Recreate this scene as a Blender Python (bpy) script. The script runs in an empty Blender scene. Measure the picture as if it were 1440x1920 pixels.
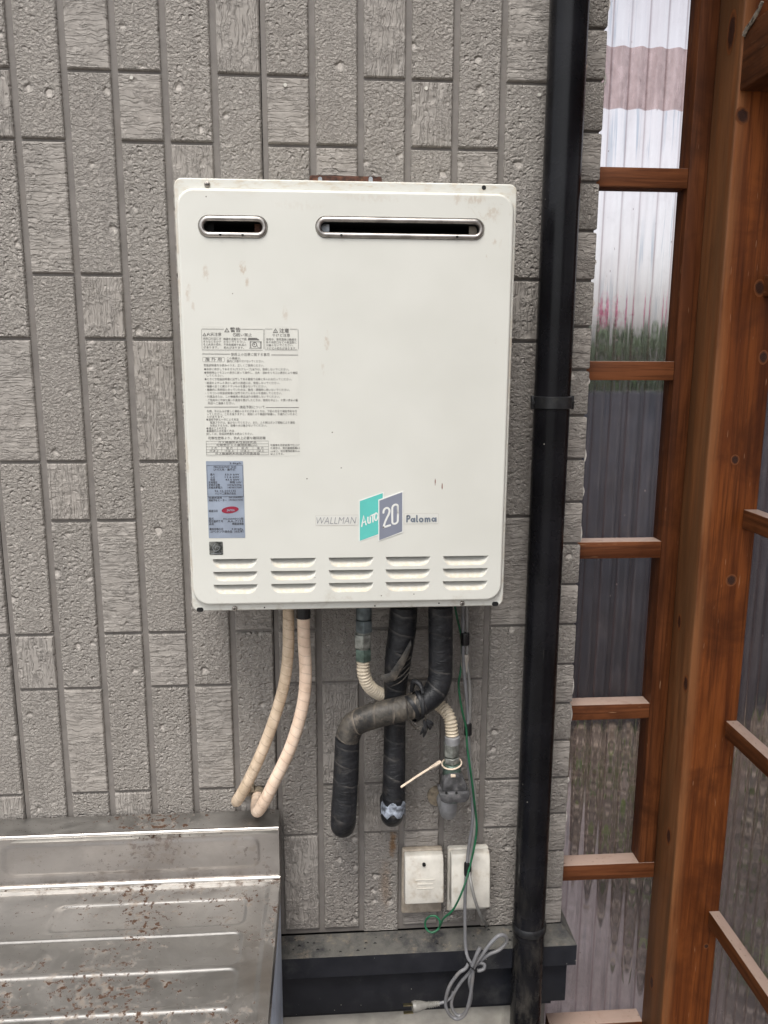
import bpy, bmesh, math, random
from mathutils import Vector, Matrix, noise as mnoise
import numpy as np
random.seed(7)
S = bpy.context.scene
COL = S.collection

# ------------------------------------------------------------------ camera, world, sun, exposure
CF = 1500.0                                   # focal length in photo pixels (1440x1920)
CP = Vector((0.09319, -1.36017, 1.47592))
CY, CPT, CR = 0.07203, 0.19229, 0.00442
_f = Vector((math.sin(CY)*math.cos(CPT), math.cos(CY)*math.cos(CPT), -math.sin(CPT)))
_r0 = Vector((math.cos(CY), -math.sin(CY), 0)); _u0 = _r0.cross(_f)
_r = _r0*math.cos(CR) + _u0*math.sin(CR); _u = -_r0*math.sin(CR) + _u0*math.cos(CR)
cam = bpy.data.cameras.new('camera'); cam.sensor_fit = 'VERTICAL'; cam.sensor_height = 36
cam.lens = 36*CF/1920; cam.clip_start = 0.02; cam.clip_end = 300
cob = bpy.data.objects.new('camera', cam); COL.objects.link(cob)
m3 = Matrix((_r, _u, -_f)).transposed()
cob.matrix_world = Matrix.Translation(CP) @ m3.to_4x4()
S.camera = cob

SUN_EL, SUN_DIR = math.radians(64), (-0.25, -0.80)
W = bpy.data.worlds.new('World'); S.world = W; W.use_nodes = True
wn = W.node_tree; wn.nodes.clear()
sky = wn.nodes.new('ShaderNodeTexSky'); sky.sky_type = 'NISHITA'; sky.sun_disc = False
sky.sun_elevation = SUN_EL; sky.sun_rotation = math.atan2(SUN_DIR[0], SUN_DIR[1])
sky.air_density = 1.0; sky.dust_density = 4.0; sky.ozone_density = 1.0
hs = wn.nodes.new('ShaderNodeHueSaturation'); hs.inputs['Saturation'].default_value = 0.22
bg = wn.nodes.new('ShaderNodeBackground'); bg.inputs['Strength'].default_value = 0.15
wo = wn.nodes.new('ShaderNodeOutputWorld')
wn.links.new(sky.outputs[0], hs.inputs['Color']); wn.links.new(hs.outputs[0], bg.inputs[0]); wn.links.new(bg.outputs[0], wo.inputs[0])
sl = bpy.data.lights.new('sun', 'SUN'); sl.energy = 1.0; sl.angle = math.radians(24); sl.color = (1, .96, .9)
so = bpy.data.objects.new('sun', sl); COL.objects.link(so)
sd = Vector((SUN_DIR[0], SUN_DIR[1], 0)).normalized()*math.cos(SUN_EL) + Vector((0, 0, math.sin(SUN_EL)))
so.rotation_euler = sd.to_track_quat('Z', 'Y').to_euler(); so.location = (-2, -4, 5)
S.view_settings.view_transform = 'Standard'; S.view_settings.look = 'None'
S.view_settings.exposure = 0.95; S.view_settings.gamma = 1.0; S.view_settings.use_curve_mapping = False
try:
    S.cycles.use_denoising = True; S.cycles.denoiser = 'OPENIMAGEDENOISE'
    S.cycles.max_bounces = 10; S.cycles.transparent_max_bounces = 16; S.cycles.sample_clamp_indirect = 6
except Exception: pass

# ------------------------------------------------------------------ from a photo pixel to a point on a real plane
def ray(px, py): return _f + _r*((px-720)/CF) - _u*((py-960)/CF)
def at(px, py, y): d = ray(px, py); return CP + d*((y-CP.y)/d.y)
def atz(px, py, z): d = ray(px, py); return CP + d*((z-CP.z)/d.z)
def atx(px, py, x): d = ray(px, py); return CP + d*((x-CP.x)/d.x)

# ------------------------------------------------------------------ shader helpers
class T:
    def __init__(s, name):
        s.m = bpy.data.materials.new(name); s.m.use_nodes = True; s.t = s.m.node_tree; s.t.nodes.clear()
        s.out = s.t.nodes.new('ShaderNodeOutputMaterial')
    def n(s, kind, inp={}, **at_):
        nd = s.t.nodes.new(kind)
        for k, v in at_.items(): setattr(nd, k, v)
        for k, v in inp.items(): s.put(nd.inputs[k], v)
        return nd
    def put(s, sock, v):
        if isinstance(v, bpy.types.NodeSocket): s.t.links.new(v, sock)
        else:
            if sock.type == 'RGBA' and len(v) == 3: v = (*v, 1)
            sock.default_value = v
    def math(s, op, a, b=0.0, c=0.0, clamp=False):
        nd = s.n('ShaderNodeMath', operation=op, use_clamp=clamp)
        for i, v in enumerate((a, b, c)): s.put(nd.inputs[i], v)
        return nd.outputs[0]
    def mix(s, f, a, b, blend='MIX'):
        nd = s.n('ShaderNodeMix', data_type='RGBA', blend_type=blend)
        s.put(nd.inputs[0], f); s.put(nd.inputs[6], a); s.put(nd.inputs[7], b); return nd.outputs[2]
    def obj(s): return s.n('ShaderNodeTexCoord').outputs['Object']
    def pos(s): return s.n('ShaderNodeNewGeometry').outputs['Position']
    def rnd(s): return s.n('ShaderNodeObjectInfo').outputs['Random']
    def vadd(s, v, w):
        nd = s.n('ShaderNodeVectorMath', operation='ADD'); s.put(nd.inputs[0], v); s.put(nd.inputs[1], w); return nd.outputs[0]
    def vmul(s, v, w):
        nd = s.n('ShaderNodeVectorMath', operation='MULTIPLY'); s.put(nd.inputs[0], v); s.put(nd.inputs[1], w); return nd.outputs[0]
    def shift(s, v):     # each object its own patch of the pattern
        r = s.rnd(); c = s.n('ShaderNodeCombineXYZ', {0: s.math('MULTIPLY', r, 37.0), 1: s.math('MULTIPLY', r, 91.0), 2: s.math('MULTIPLY', r, 53.0)})
        return s.vadd(v, c.outputs[0])
    def noise(s, v, scale, detail=3.0, rough=.55, dist=0.0):
        return s.n('ShaderNodeTexNoise', {'Vector': v, 'Scale': scale, 'Detail': detail, 'Roughness': rough, 'Distortion': dist}).outputs[0]
    def voro(s, v, scale, feature='F1', out='Distance', rand=1.0):
        return s.n('ShaderNodeTexVoronoi', {'Vector': v, 'Scale': scale, 'Randomness': rand}, feature=feature).outputs[out]
    def rng(s, v, a, b, c=0.0, d=1.0):
        return s.n('ShaderNodeMapRange', {0: v, 1: a, 2: b, 3: c, 4: d}, interpolation_type='SMOOTHSTEP').outputs[0]
    def sep(s, v):
        nd = s.n('ShaderNodeSeparateXYZ', {0: v}); return nd.outputs
    def ell(s, sp, cx, cz, rx, rz, warp=None, soft=.5, ax=(0, 2)):
        a = s.math('DIVIDE', s.math('SUBTRACT', sp[ax[0]], cx), rx); b = s.math('DIVIDE', s.math('SUBTRACT', sp[ax[1]], cz), rz)
        d = s.math('SQRT', s.math('ADD', s.math('MULTIPLY', a, a), s.math('MULTIPLY', b, b)))
        if warp is not None: d = s.math('ADD', d, s.math('MULTIPLY', s.math('SUBTRACT', warp, .5), 1.6))
        return s.rng(d, 1-soft, 1.0, 1.0, 0.0)
    def bump(s, h, strength=1.0, dist=.001, normal=None):
        i = {'Height': h, 'Strength': strength, 'Distance': dist}
        if normal is not None: i['Normal'] = normal
        return s.n('ShaderNodeBump', i).outputs[0]
    def bsdf(s, color, rough=.5, metal=0.0, normal=None, spec=.5, coat=0.0, sub=None):
        i = {'Base Color': color, 'Roughness': rough, 'Metallic': metal, 'Specular IOR Level': spec, 'Coat Weight': coat}
        if normal is not None: i['Normal'] = normal
        b = s.n('ShaderNodeBsdfPrincipled', i); return b.outputs[0]
    def done(s, sh): s.t.links.new(sh, s.out.inputs[0]); return s.m

def plain(name, col, rough=.5, metal=0.0, var=.12, nscale=60, bump=.0003, bscale=300, spec=.5, dirt=None, dscale=25, damt=.5):
    t = T(name); v = t.shift(t.obj())
    n = t.noise(v, nscale, 4); dk = tuple(c*(1-var*1.6) for c in col); lt = tuple(min(.95, c*(1+var)) for c in col)
    c = t.mix(t.rng(n, .3, .7), dk, lt)
    if dirt: c = t.mix(t.math('MULTIPLY', t.rng(t.noise(v, dscale, 6, .65), .5, .72), damt), c, dirt)
    nm = t.bump(t.noise(v, bscale, 3), .6, bump) if bump else None
    r = t.math('ADD', rough-.08, t.math('MULTIPLY', t.noise(v, nscale*1.7, 3), .16))
    return t.done(t.bsdf(c, r, metal, nm, spec))

TILE_C, TILE_D = (.435, .402, .366), (.355, .326, .296)
def tile_mat(kind):
    t = T('tile_'+kind); o = t.obj(); v = t.shift(o)
    crumb = t.noise(t.vmul(v, (1, 1, 1.2)), 185, 4.0, .62, .25)
    crumb2 = t.noise(v, 70, 2, .5)
    vw = t.vadd(v, t.vmul(t.n('ShaderNodeTexNoise', {'Vector': v, 'Scale': 60.0, 'Detail': 2.0}).outputs['Color'], (.012, .012, .012)))
    vor = t.n('ShaderNodeTexVoronoi', {'Vector': t.vmul(vw, (1, .2, 1.15)), 'Scale': 34.0, 'Randomness': 1.0})
    cell = t.sep(vor.outputs['Color'])
    pit = t.math('MULTIPLY', t.rng(vor.outputs['Distance'], .12, .33, 1, 0), t.math('GREATER_THAN', cell[0], .76))
    vor2 = t.n('ShaderNodeTexVoronoi', {'Vector': t.vmul(vw, (1, .2, 1.3)), 'Scale': 95.0})
    pit2 = t.math('MULTIPLY', t.rng(vor2.outputs['Distance'], .10, .42, 1, 0), t.math('GREATER_THAN', t.sep(vor2.outputs['Color'])[1], .62))
    rough_h = t.math('ADD', t.math('MULTIPLY', t.rng(crumb, .30, .68), .75), t.math('MULTIPLY', crumb2, .45))
    keep = t.math('SUBTRACT', 1.0, t.math('MAXIMUM', pit, t.math('MULTIPLY', pit2, .75)))
    if kind == 'rough':
        h = t.math('MULTIPLY', t.math('ADD', rough_h, .55), keep)
    else:
        sc = (20, 1, 250) if kind == 'grooved' else (250, 1, 18)
        st = t.noise(t.vmul(vw, sc), 1.0, 2.5, .6, .25)
        st2 = t.noise(t.vmul(v, tuple(c*.42 for c in sc)), 1.0, 2, .5, .3)
        lines = t.math('MULTIPLY', t.rng(st, .42, .53), t.rng(st2, .36, .43))
        patch = t.rng(t.noise(v, 30, 2), .44, .58)
        flat = t.math('ADD', .5, t.math('MULTIPLY', lines, .5))
        h = t.math('ADD', t.math('MULTIPLY', flat, .9), t.math('MULTIPLY', t.math('MULTIPLY', rough_h, patch), .55))
        h = t.math('MULTIPLY', h, t.math('SUBTRACT', 1.0, t.math('MULTIPLY', t.math('MAXIMUM', pit, t.math('MULTIPLY', pit2, .8)), .7)))
    big = t.noise(t.pos(), 5, 3)
    k_ = 1.0 if kind == 'rough' else .73
    c = t.mix(t.rng(t.noise(v, 90, 4, .65), .3, .7), tuple(x*k_ for x in TILE_D), tuple(x*k_ for x in TILE_C))
    c = t.mix(t.math('MULTIPLY', t.rng(big, .4, .65), .35), c, (.315, .285, .255))
    c = t.mix(t.math('MULTIPLY', t.rng(t.noise(t.vmul(t.pos(), (34, 1, 1.6)), 1.0, 4, .6), .48, .75), .35), c, (.24, .222, .205))
    c = t.mix(t.math('MULTIPLY', t.rnd(), .12), c, (.265, .25, .235))
    sp = t.sep(t.pos())
    wp = t.noise(t.pos(), 60, 3)
    p = at(737, 1580, 0); q = at(722, 1660, 0)
    st = t.math('ADD', t.math('MULTIPLY', t.ell(sp, p.x, p.z, .009, .032, wp, .8), .75), t.math('MULTIPLY', t.ell(sp, q.x, q.z, .016, .075, wp, .9), .28))
    c = t.mix(st, c, (.30, .15, .045))
    # dust in the pits, pale flecks
    fl = t.math('MULTIPLY', t.rng(t.voro(v, 55), .035, .02), t.math('GREATER_THAN', t.noise(v, 13, 1), .6))
    c = t.mix(t.math('MULTIPLY', fl, .55), c, (.6, .57, .5))
    nm = t.bump(h, 1.0, .0066 if kind == 'rough' else .0038)
    nm = t.bump(t.noise(v, 900, 2), .35, .0005, nm)
    return t.done(t.bsdf(c, .82, 0, nm, .28))

def wood_mat(name, c0, c1, axis=2, dusty=0.0, worn=None):
    t = T(name); o = t.obj(); v = t.shift(o)
    sc = [26, 26, 26]; sc[axis] = 1.6
    vs = t.vmul(v, tuple(sc))
    g = t.noise(vs, 1.0, 5, .62, 1.2)
    sc2 = [190, 190, 190]; sc2[axis] = 5
    fg = t.noise(t.vmul(v, tuple(sc2)), 1.0, 4, .65, .4)
    c = t.mix(t.rng(g, .3, .68), c0, c1)
    c = t.mix(t.math('MULTIPLY', t.rng(fg, .42, .72), .75), c, tuple(x*.5 for x in c0))
    blot = t.noise(v, 7.5, 5, .62, .6)
    c = t.mix(t.math('MULTIPLY', t.rng(blot, .45, .68), .62), c, tuple(x*.5 for x in c0))
    sc3 = [420, 420, 420]; sc3[axis] = 26
    scr = t.rng(t.noise(t.vmul(v, tuple(sc3)), 1.0, 1), .74, .80)
    c = t.mix(t.math('MULTIPLY', scr, .5), c, (.55, .33, .19))
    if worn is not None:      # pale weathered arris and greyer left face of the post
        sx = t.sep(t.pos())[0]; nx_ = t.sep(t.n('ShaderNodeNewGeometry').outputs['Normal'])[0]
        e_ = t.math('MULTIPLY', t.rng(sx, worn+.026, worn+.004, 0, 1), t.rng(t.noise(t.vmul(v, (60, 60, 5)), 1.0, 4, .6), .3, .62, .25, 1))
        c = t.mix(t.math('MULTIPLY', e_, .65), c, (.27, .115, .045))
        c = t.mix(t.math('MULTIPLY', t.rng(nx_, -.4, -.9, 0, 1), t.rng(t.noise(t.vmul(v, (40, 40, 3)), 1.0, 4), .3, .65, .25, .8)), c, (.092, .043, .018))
    if dusty:
        nz = t.sep(t.n('ShaderNodeNewGeometry').outputs['Normal'])[2]
        d = t.math('MULTIPLY', t.rng(nz, .6, .9), t.rng(t.noise(v, 40, 5, .7), .1, .5, .45, 1.0))
        c = t.mix(t.math('MULTIPLY', d, dusty), c, (.36, .265, .215))
        sp = t.math('MULTIPLY', t.rng(nz, .6, .9), t.rng(t.noise(v, 190, 2), .68, .73))
        c = t.mix(sp, c, (.05, .03, .02))
    nm = t.bump(t.math('ADD', t.math('MULTIPLY', fg, .6), t.math('MULTIPLY', g, .4)), .7, .0012)
    r = t.math('ADD', .42, t.math('MULTIPLY', g, .3))
    return t.done(t.bsdf(c, r, 0, nm, .22))

def heater_mat():
    t = T('heater_paint'); p = t.pos(); sp = t.sep(p)
    base = t.mix(t.rng(t.noise(p, 6, 3), .3, .7), (.565, .563, .515), (.605, .602, .555))
    w = t.noise(p, 90, 4, .65)
    c = base
    marks = [(385, 512, 8, 19, .30), (456, 505, 9, 17, .5), (463, 528, 5, 12, .45), (352, 545, 7, 24, .32), (362, 575, 4, 16, .25), (535, 590, 7, 18, .28), (613, 640, 6, 26, .4), (605, 690, 4, 20, .2),
             (928, 455, 6, 8, .4), (890, 375, 26, 11, .35), (925, 400, 16, 22, .3), (912, 482, 3, 6, .5), (858, 372, 10, 16, .28), (930, 640, 3, 14, .35), (700, 372, 70, 10, .12), (560, 385, 60, 12, .08)]
    for x, y, rx, ry, a in marks:
        q = at(x, y, -.168)
        e = t.ell(sp, q.x, q.z, rx/1350, ry/1350, t.noise(p, 130, 4, .7), .75)
        e = t.math('MULTIPLY', e, t.rng(t.noise(t.vmul(p, (1.6, 1, .8)), 150, 3, .6), .38, .6))
        c = t.mix(t.math('MULTIPLY', e, min(1, a*1.15)), c, (.36, .25, .16))
    # grime band along the top and edges of the cover, tiny chips
    top = t.rng(sp[2], 1.690, 1.716, 0, 1)
    bot = t.rng(sp[2], 1.135, 1.095, 0, 1)
    c = t.mix(t.math('MULTIPLY', t.math('MULTIPLY', top, t.rng(t.noise(t.vmul(p, (1, 1, 3)), 45, 6, .7), .46, .7)), .55), c, (.45, .35, .22))
    c = t.mix(t.math('MULTIPLY', t.math('MULTIPLY', bot, t.rng(t.noise(p, 50, 5, .7), .5, .75)), .5), c, (.33, .28, .2))
    right = t.rng(sp[0], .24, .36, 0, 1); hi = t.rng(sp[2], 1.60, 1.69, 0, 1)
    sm = t.math('MULTIPLY', t.math('MULTIPLY', right, hi), t.rng(t.noise(t.vmul(p, (1, 1, 1.3)), 38, 6, .75, 1.0), .54, .66))
    c = t.mix(t.math('MULTIPLY', sm, .5), c, (.40, .32, .23))
    chip = t.math('MULTIPLY', t.rng(t.voro(p, 38), .05, .03), t.math('GREATER_THAN', t.noise(p, 9, 1), .57))
    c = t.mix(t.math('MULTIPLY', chip, .85), c, (.07, .05, .035))
    edge = t.math('MULTIPLY', t.rng(t.math('ABSOLUTE', t.math('SUBTRACT', sp[0], .127)), .2355, .2405, 0, 1), t.rng(t.noise(p, 30, 5, .7), .42, .7))
    c = t.mix(t.math('MULTIPLY', edge, .5), c, (.42, .30, .18))
    for x, y in ((829, 912), (816, 903)):
        q = at(x, y, -.168); c = t.mix(t.ell(sp, q.x, q.z, .0011, .006, w, .5), c, (.15, .03, .01))
    nm = t.bump(t.noise(p, 22, 2), .12, .002)
    nm = t.bump(t.noise(p, 1200, 2), .15, .0002, nm)
    return t.done(t.bsdf(c, t.math('ADD', .36, t.math('MULTIPLY', w, .12)), 0, nm, .45))

def louvre_mat():
    t = T('louvre_paint'); v = t.obj(); sp = t.sep(v)
    low = t.rng(sp[2], .003, -.006, 0, 1)
    c = t.mix(t.math('MULTIPLY', low, t.rng(t.noise(t.shift(v), 160, 5, .7), .3, .62)), (.60, .595, .545), (.56, .50, .39))
    return t.done(t.bsdf(c, .6, 0, t.bump(t.noise(v, 700, 3), .5, .0008), .3))

def steel_mat(name, rust=1.0, lo=.28, tint=(.372, .362, .345)):
    t = T(name); p = t.pos(); v = p
    n1 = t.noise(t.vmul(v, (1, 1.6, 1.6)), 9, 6, .65, .8)
    c = t.mix(t.rng(n1, .35, .65), tuple(x*.86 for x in tint), tint)
    film = t.rng(t.noise(v, 9, 5, .62, .8), .35, .8)
    c = t.mix(t.math('MULTIPLY', film, .4), c, (.27, .245, .22))
    sc = t.rng(t.noise(t.vmul(v, (6, 60, 60)), 9, 3, .6), .62, .72)
    c = t.mix(t.math('MULTIPLY', sc, .2), c, (.50, .48, .46))
    patch = t.rng(t.noise(v, 6.5, 3), .40, .66)
    d1 = t.noise(v, 95, 5, .72)
    r1 = t.math('MULTIPLY', t.rng(t.math('ADD', d1, t.math('MULTIPLY', patch, .13)), .66, .70), rust)
    halo = t.math('MULTIPLY', t.rng(t.math('ADD', t.noise(v, 55, 4, .7), t.math('MULTIPLY', patch, .15)), .62, .78), .55*rust)
    fine = t.math('MULTIPLY', t.rng(t.voro(v, 150), .16, .09), t.math('MULTIPLY', t.rng(t.noise(v, 14, 3), .47, .6), rust))
    edge = t.math('MULTIPLY', t.rng(t.sep(p)[1], -.10, -.066, 0, 1), t.rng(t.noise(t.vmul(v, (1, 1, 1)), 30, 6, .75), .5, .62))
    edge = t.math('MULTIPLY', edge, t.rng(t.sep(p)[2], .575, .558, 0, 1))
    c = t.mix(halo, c, (.15, .098, .056))
    c = t.mix(t.math('MAXIMUM', r1, t.math('MAXIMUM', fine, t.math('MULTIPLY', edge, .8*rust))), c, (.060, .027, .012))
    metal = t.math('SUBTRACT', .92, t.math('MULTIPLY', t.math('MAXIMUM', r1, halo), .9), clamp=True)
    metal = t.math('SUBTRACT', metal, t.math('MULTIPLY', film, .25), clamp=True)
    rr = t.math('ADD', lo, t.math('ADD', t.math('MULTIPLY', film, .20), t.math('MULTIPLY', t.math('MAXIMUM', r1, halo), .45)))
    nm = t.bump(t.noise(v, 16, 3), .25, .004); nm = t.bump(r1, .5, .0008, nm)
    return t.done(t.bsdf(c, rr, metal, nm, .5))

def tape_mat(name, c0, c1, ring=46.0, gloss=.35, dirt=(.25, .2, .15), damt=.35, bd=.0012, seamc=None):
    t = T(name); v = t.shift(t.obj()); uv = t.n('ShaderNodeUVMap').outputs[0]; su = t.sep(uv)
    # wound tape: helical overlaps run round the pipe (u round, v metres along)
    ph = t.math('ADD', t.math('MULTIPLY', su[1], ring), su[0])
    ph = t.math('ADD', ph, t.math('MULTIPLY', t.noise(v, 30, 2), .35))
    saw = t.math('FRACT', ph)
    seam = t.rng(saw, .0, .16, 1, 0)
    wr = t.noise(t.vmul(uv, (3.5, 75, 1)), 1.0, 4, .62, 1.0)
    c = t.mix(t.rng(t.noise(v, 35, 5, .65), .35, .68), c0, c1)
    c = t.mix(t.math('MULTIPLY', seam, .5 if seamc is None else t.rng(t.noise(v, 26, 3), .4, .65, .05, .75)), c, tuple(x*.5 for x in c0) if seamc is None else seamc)
    c = t.mix(t.math('MULTIPLY', t.rng(t.noise(v, 42, 6, .7), .52, .7), damt), c, dirt)
    h = t.math('ADD', t.math('MULTIPLY', saw, .55), t.math('MULTIPLY', wr, .8))
    r = t.math('ADD', gloss, t.math('MULTIPLY', t.noise(v, 40, 4), .3))
    return t.done(t.bsdf(c, r, 0, t.bump(h, .9, bd), .32))

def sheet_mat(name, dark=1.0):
    t = T(name); o = t.obj(); sp = t.sep(o); p = t.pos(); pp = t.sep(p)
    nrm = t.n('ShaderNodeNewGeometry').outputs['Normal']
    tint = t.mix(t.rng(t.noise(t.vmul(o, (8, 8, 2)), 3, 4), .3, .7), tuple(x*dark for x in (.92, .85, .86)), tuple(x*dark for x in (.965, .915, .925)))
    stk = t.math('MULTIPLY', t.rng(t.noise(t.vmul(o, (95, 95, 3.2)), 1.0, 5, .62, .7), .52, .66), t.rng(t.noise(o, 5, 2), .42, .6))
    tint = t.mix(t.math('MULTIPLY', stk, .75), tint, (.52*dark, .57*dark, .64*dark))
    # dimmer light through the steep corrugation, painted as brown lines along its valleys
    ln = t.n('ShaderNodeAttribute', attribute_name='valley').outputs['Fac']
    brk = t.rng(t.noise(t.vmul(o, (70, 70, 5)), 1.0, 3, .6), .25, .6, .35, 1)
    line = t.math('MULTIPLY', ln, brk)
    refr = t.n('ShaderNodeBsdfRefraction', {'Color': tint, 'Roughness': .20, 'IOR': 1.07}).outputs[0]
    tr = t.n('ShaderNodeBsdfTransparent', {'Color': tint}).outputs[0]
    a = t.n('ShaderNodeMixShader', {0: .14, 1: refr, 2: tr}).outputs[0]
    dust = t.n('ShaderNodeBsdfTranslucent', {'Color': (.60, .50, .48)}).outputs[0]
    dif = t.n('ShaderNodeBsdfDiffuse', {'Color': (.38, .31, .30)}).outputs[0]
    dd = t.n('ShaderNodeMixShader', {0: .5, 1: dust, 2: dif}).outputs[0]
    lowz = t.rng(pp[2], .75, .15, 0, 1)
    streak = t.rng(t.noise(t.vmul(o, (120, 120, 9)), 1.0, 4, .6), .45, .8)
    blot = t.rng(t.noise(o, 22, 6, .7), .45, .75)
    amt = t.math('ADD', .075, t.math('ADD', t.math('MULTIPLY', streak, .10), t.math('MULTIPLY', blot, .10)))
    amt = t.math('ADD', amt, t.math('MULTIPLY', lowz, .20))
    spk = t.math('MULTIPLY', t.rng(t.voro(t.vmul(o, (1, 1, .45)), 70), .09, .05), t.math('GREATER_THAN', t.noise(o, 15, 1), .52))
    amt = t.math('MAXIMUM', amt, t.math('MULTIPLY', spk, .7))
    b = t.n('ShaderNodeMixShader', {0: amt, 1: a, 2: dd}).outputs[0]
    brown = t.n('ShaderNodeBsdfDiffuse', {'Color': (.13, .075, .07)}).outputs[0]
    btr = t.n('ShaderNodeBsdfTransparent', {'Color': (.50, .40, .41)}).outputs[0]
    bb = t.n('ShaderNodeMixShader', {0: .35, 1: btr, 2: brown}).outputs[0]
    b = t.n('ShaderNodeMixShader', {0: t.math('MULTIPLY', line, .8), 1: b, 2: bb}).outputs[0]
    # grime trapped between the lapped sheets
    at_ = t.n('ShaderNodeAttribute', attribute_name='lap').outputs['Fac']
    ld = t.n('ShaderNodeBsdfTransparent', {'Color': (.88, .69, .65)}).outputs[0]
    ld2 = t.n('ShaderNodeBsdfTranslucent', {'Color': (.80, .56, .50)}).outputs[0]
    ldm = t.n('ShaderNodeMixShader', {0: t.rng(t.noise(t.vmul(o, (90, 90, 40)), 1.0, 5, .65), .25, .75, .25, .7), 1: ld, 2: ld2}).outputs[0]
    b = t.n('ShaderNodeMixShader', {0: t.math('MULTIPLY', at_, .85), 1: b, 2: ldm}).outputs[0]
    gl = t.n('ShaderNodeBsdfGlossy', {'Color': (.9, .9, .9), 'Roughness': .18}).outputs[0]
    fr = t.n('ShaderNodeFresnel', {'IOR': 1.38}).outputs[0]
    return t.done(t.n('ShaderNodeMixShader', {0: t.math('MULTIPLY', fr, .8), 1: b, 2: gl}).outputs[0])

def knot_mat():
    t = T('knot_wood'); v = t.obj(); sp = t.sep(v)
    d = t.math('SQRT', t.math('ADD', t.math('POWER', sp[0], 2), t.math('ADD', t.math('POWER', sp[1], 2), t.math('POWER', sp[2], 2))))
    ringv = t.math('SINE', t.math('MULTIPLY', t.math('ADD', d, t.math('MULTIPLY', t.noise(v, 120, 2), .003)), 2600))
    c = t.mix(t.rng(ringv, -.5, .8), (.018, .007, .005), (.060, .022, .011))
    eg = t.n('ShaderNodeAttribute', attribute_name='edge').outputs['Fac']
    c = t.mix(t.rng(t.math('ADD', eg, t.math('MULTIPLY', t.math('SUBTRACT', t.noise(v, 160, 3), .5), .5)), .45, .95), c, (.17, .055, .016))
    return t.done(t.bsdf(c, .5, 0, t.bump(ringv, .3, .0004), .3))

def soil_mat(name, c0, c1, scale=40, bd=.006):
    t = T(name); p = t.pos()
    n = t.noise(p, scale, 6, .65)
    c = t.mix(t.rng(n, .32, .68), c0, c1)
    c = t.mix(t.math('MULTIPLY', t.rng(t.noise(p, 4, 4), .4, .65), .4), c, tuple(x*.6 for x in c0))
    return t.done(t.bsdf(c, .9, 0, t.bump(n, .8, bd), .2))

def leaf_mat(name, c0, c1):
    t = T(name); r = t.n('ShaderNodeAttribute', attribute_name='shade').outputs['Fac']
    c = t.mix(r, c0, c1)
    d = t.bsdf(c, .5, 0, None, .3)
    tl = t.n('ShaderNodeBsdfTranslucent', {'Color': c}).outputs[0]
    return t.done(t.n('ShaderNodeMixShader', {0: .3, 1: d, 2: tl}).outputs[0])

def flashing_mat():
    t = T('flashing_metal'); p = t.pos(); nz = t.sep(t.n('ShaderNodeNewGeometry').outputs['Normal'])[2]
    c = t.mix(t.rng(t.noise(p, 20, 4), .3, .7), (.011, .012, .016), (.018, .019, .024))
    up = t.rng(nz, .5, .85)
    dust = t.math('MULTIPLY', up, t.rng(t.noise(p, 18, 6, .7), .25, .6))
    c = t.mix(t.math('MULTIPLY', dust, .85), c, (.115, .110, .098))
    tan = t.math('MULTIPLY', up, t.rng(t.noise(p, 42, 6, .75), .52, .68))
    c = t.mix(t.math('MULTIPLY', tan, .45), c, (.22, .18, .13))
    c = t.mix(t.math('MULTIPLY', t.math('SUBTRACT', 1.0, up), t.math('MULTIPLY', t.rng(t.noise(p, 14, 6, .7), .5, .8), .35)), c, (.11, .11, .105))
    spk = t.math('MULTIPLY', t.rng(t.voro(p, 65), .07, .04), t.math('GREATER_THAN', t.noise(p, 11, 1), .55))
    c = t.mix(spk, c, (.42, .40, .34))
    return t.done(t.bsdf(c, t.math('ADD', .42, t.math('MULTIPLY', up, .35)), 0, t.bump(t.noise(p, 150, 4, .7), t.math('MULTIPLY', up, .9), .002), .25))

def pipe_black_mat():
    t = T('downpipe_plastic'); v = t.obj(); p = t.pos()
    c = t.mix(t.rng(t.noise(v, 12, 4), .35, .7), (.004, .004, .005), (.008, .008, .010))
    drip = t.rng(t.noise(t.vmul(v, (330, 330, 7)), 1.0, 1, .4), .80, .83)
    c = t.mix(t.math('MULTIPLY', drip, .6), c, (.42, .40, .36))
    dots = t.math('MULTIPLY', t.rng(t.voro(t.vmul(v, (1, 1, .6)), 75), .06, .035), t.math('GREATER_THAN', t.noise(v, 8, 1), .57))
    c = t.mix(dots, c, (.4, .38, .33))
    low = t.rng(t.sep(p)[2], .75, .2, 0, 1)
    c = t.mix(t.math('MULTIPLY', t.math('MULTIPLY', low, t.rng(t.noise(t.vmul(v, (1, 1, .3)), 40, 5, .7), .45, .7)), .4), c, (.10, .09, .075))
    return t.done(t.bsdf(c, t.math('ADD', .20, t.math('MULTIPLY', t.noise(v, 25, 4), .14)), 0, t.bump(t.noise(v, 20, 2), .15, .002), .22))

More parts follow.
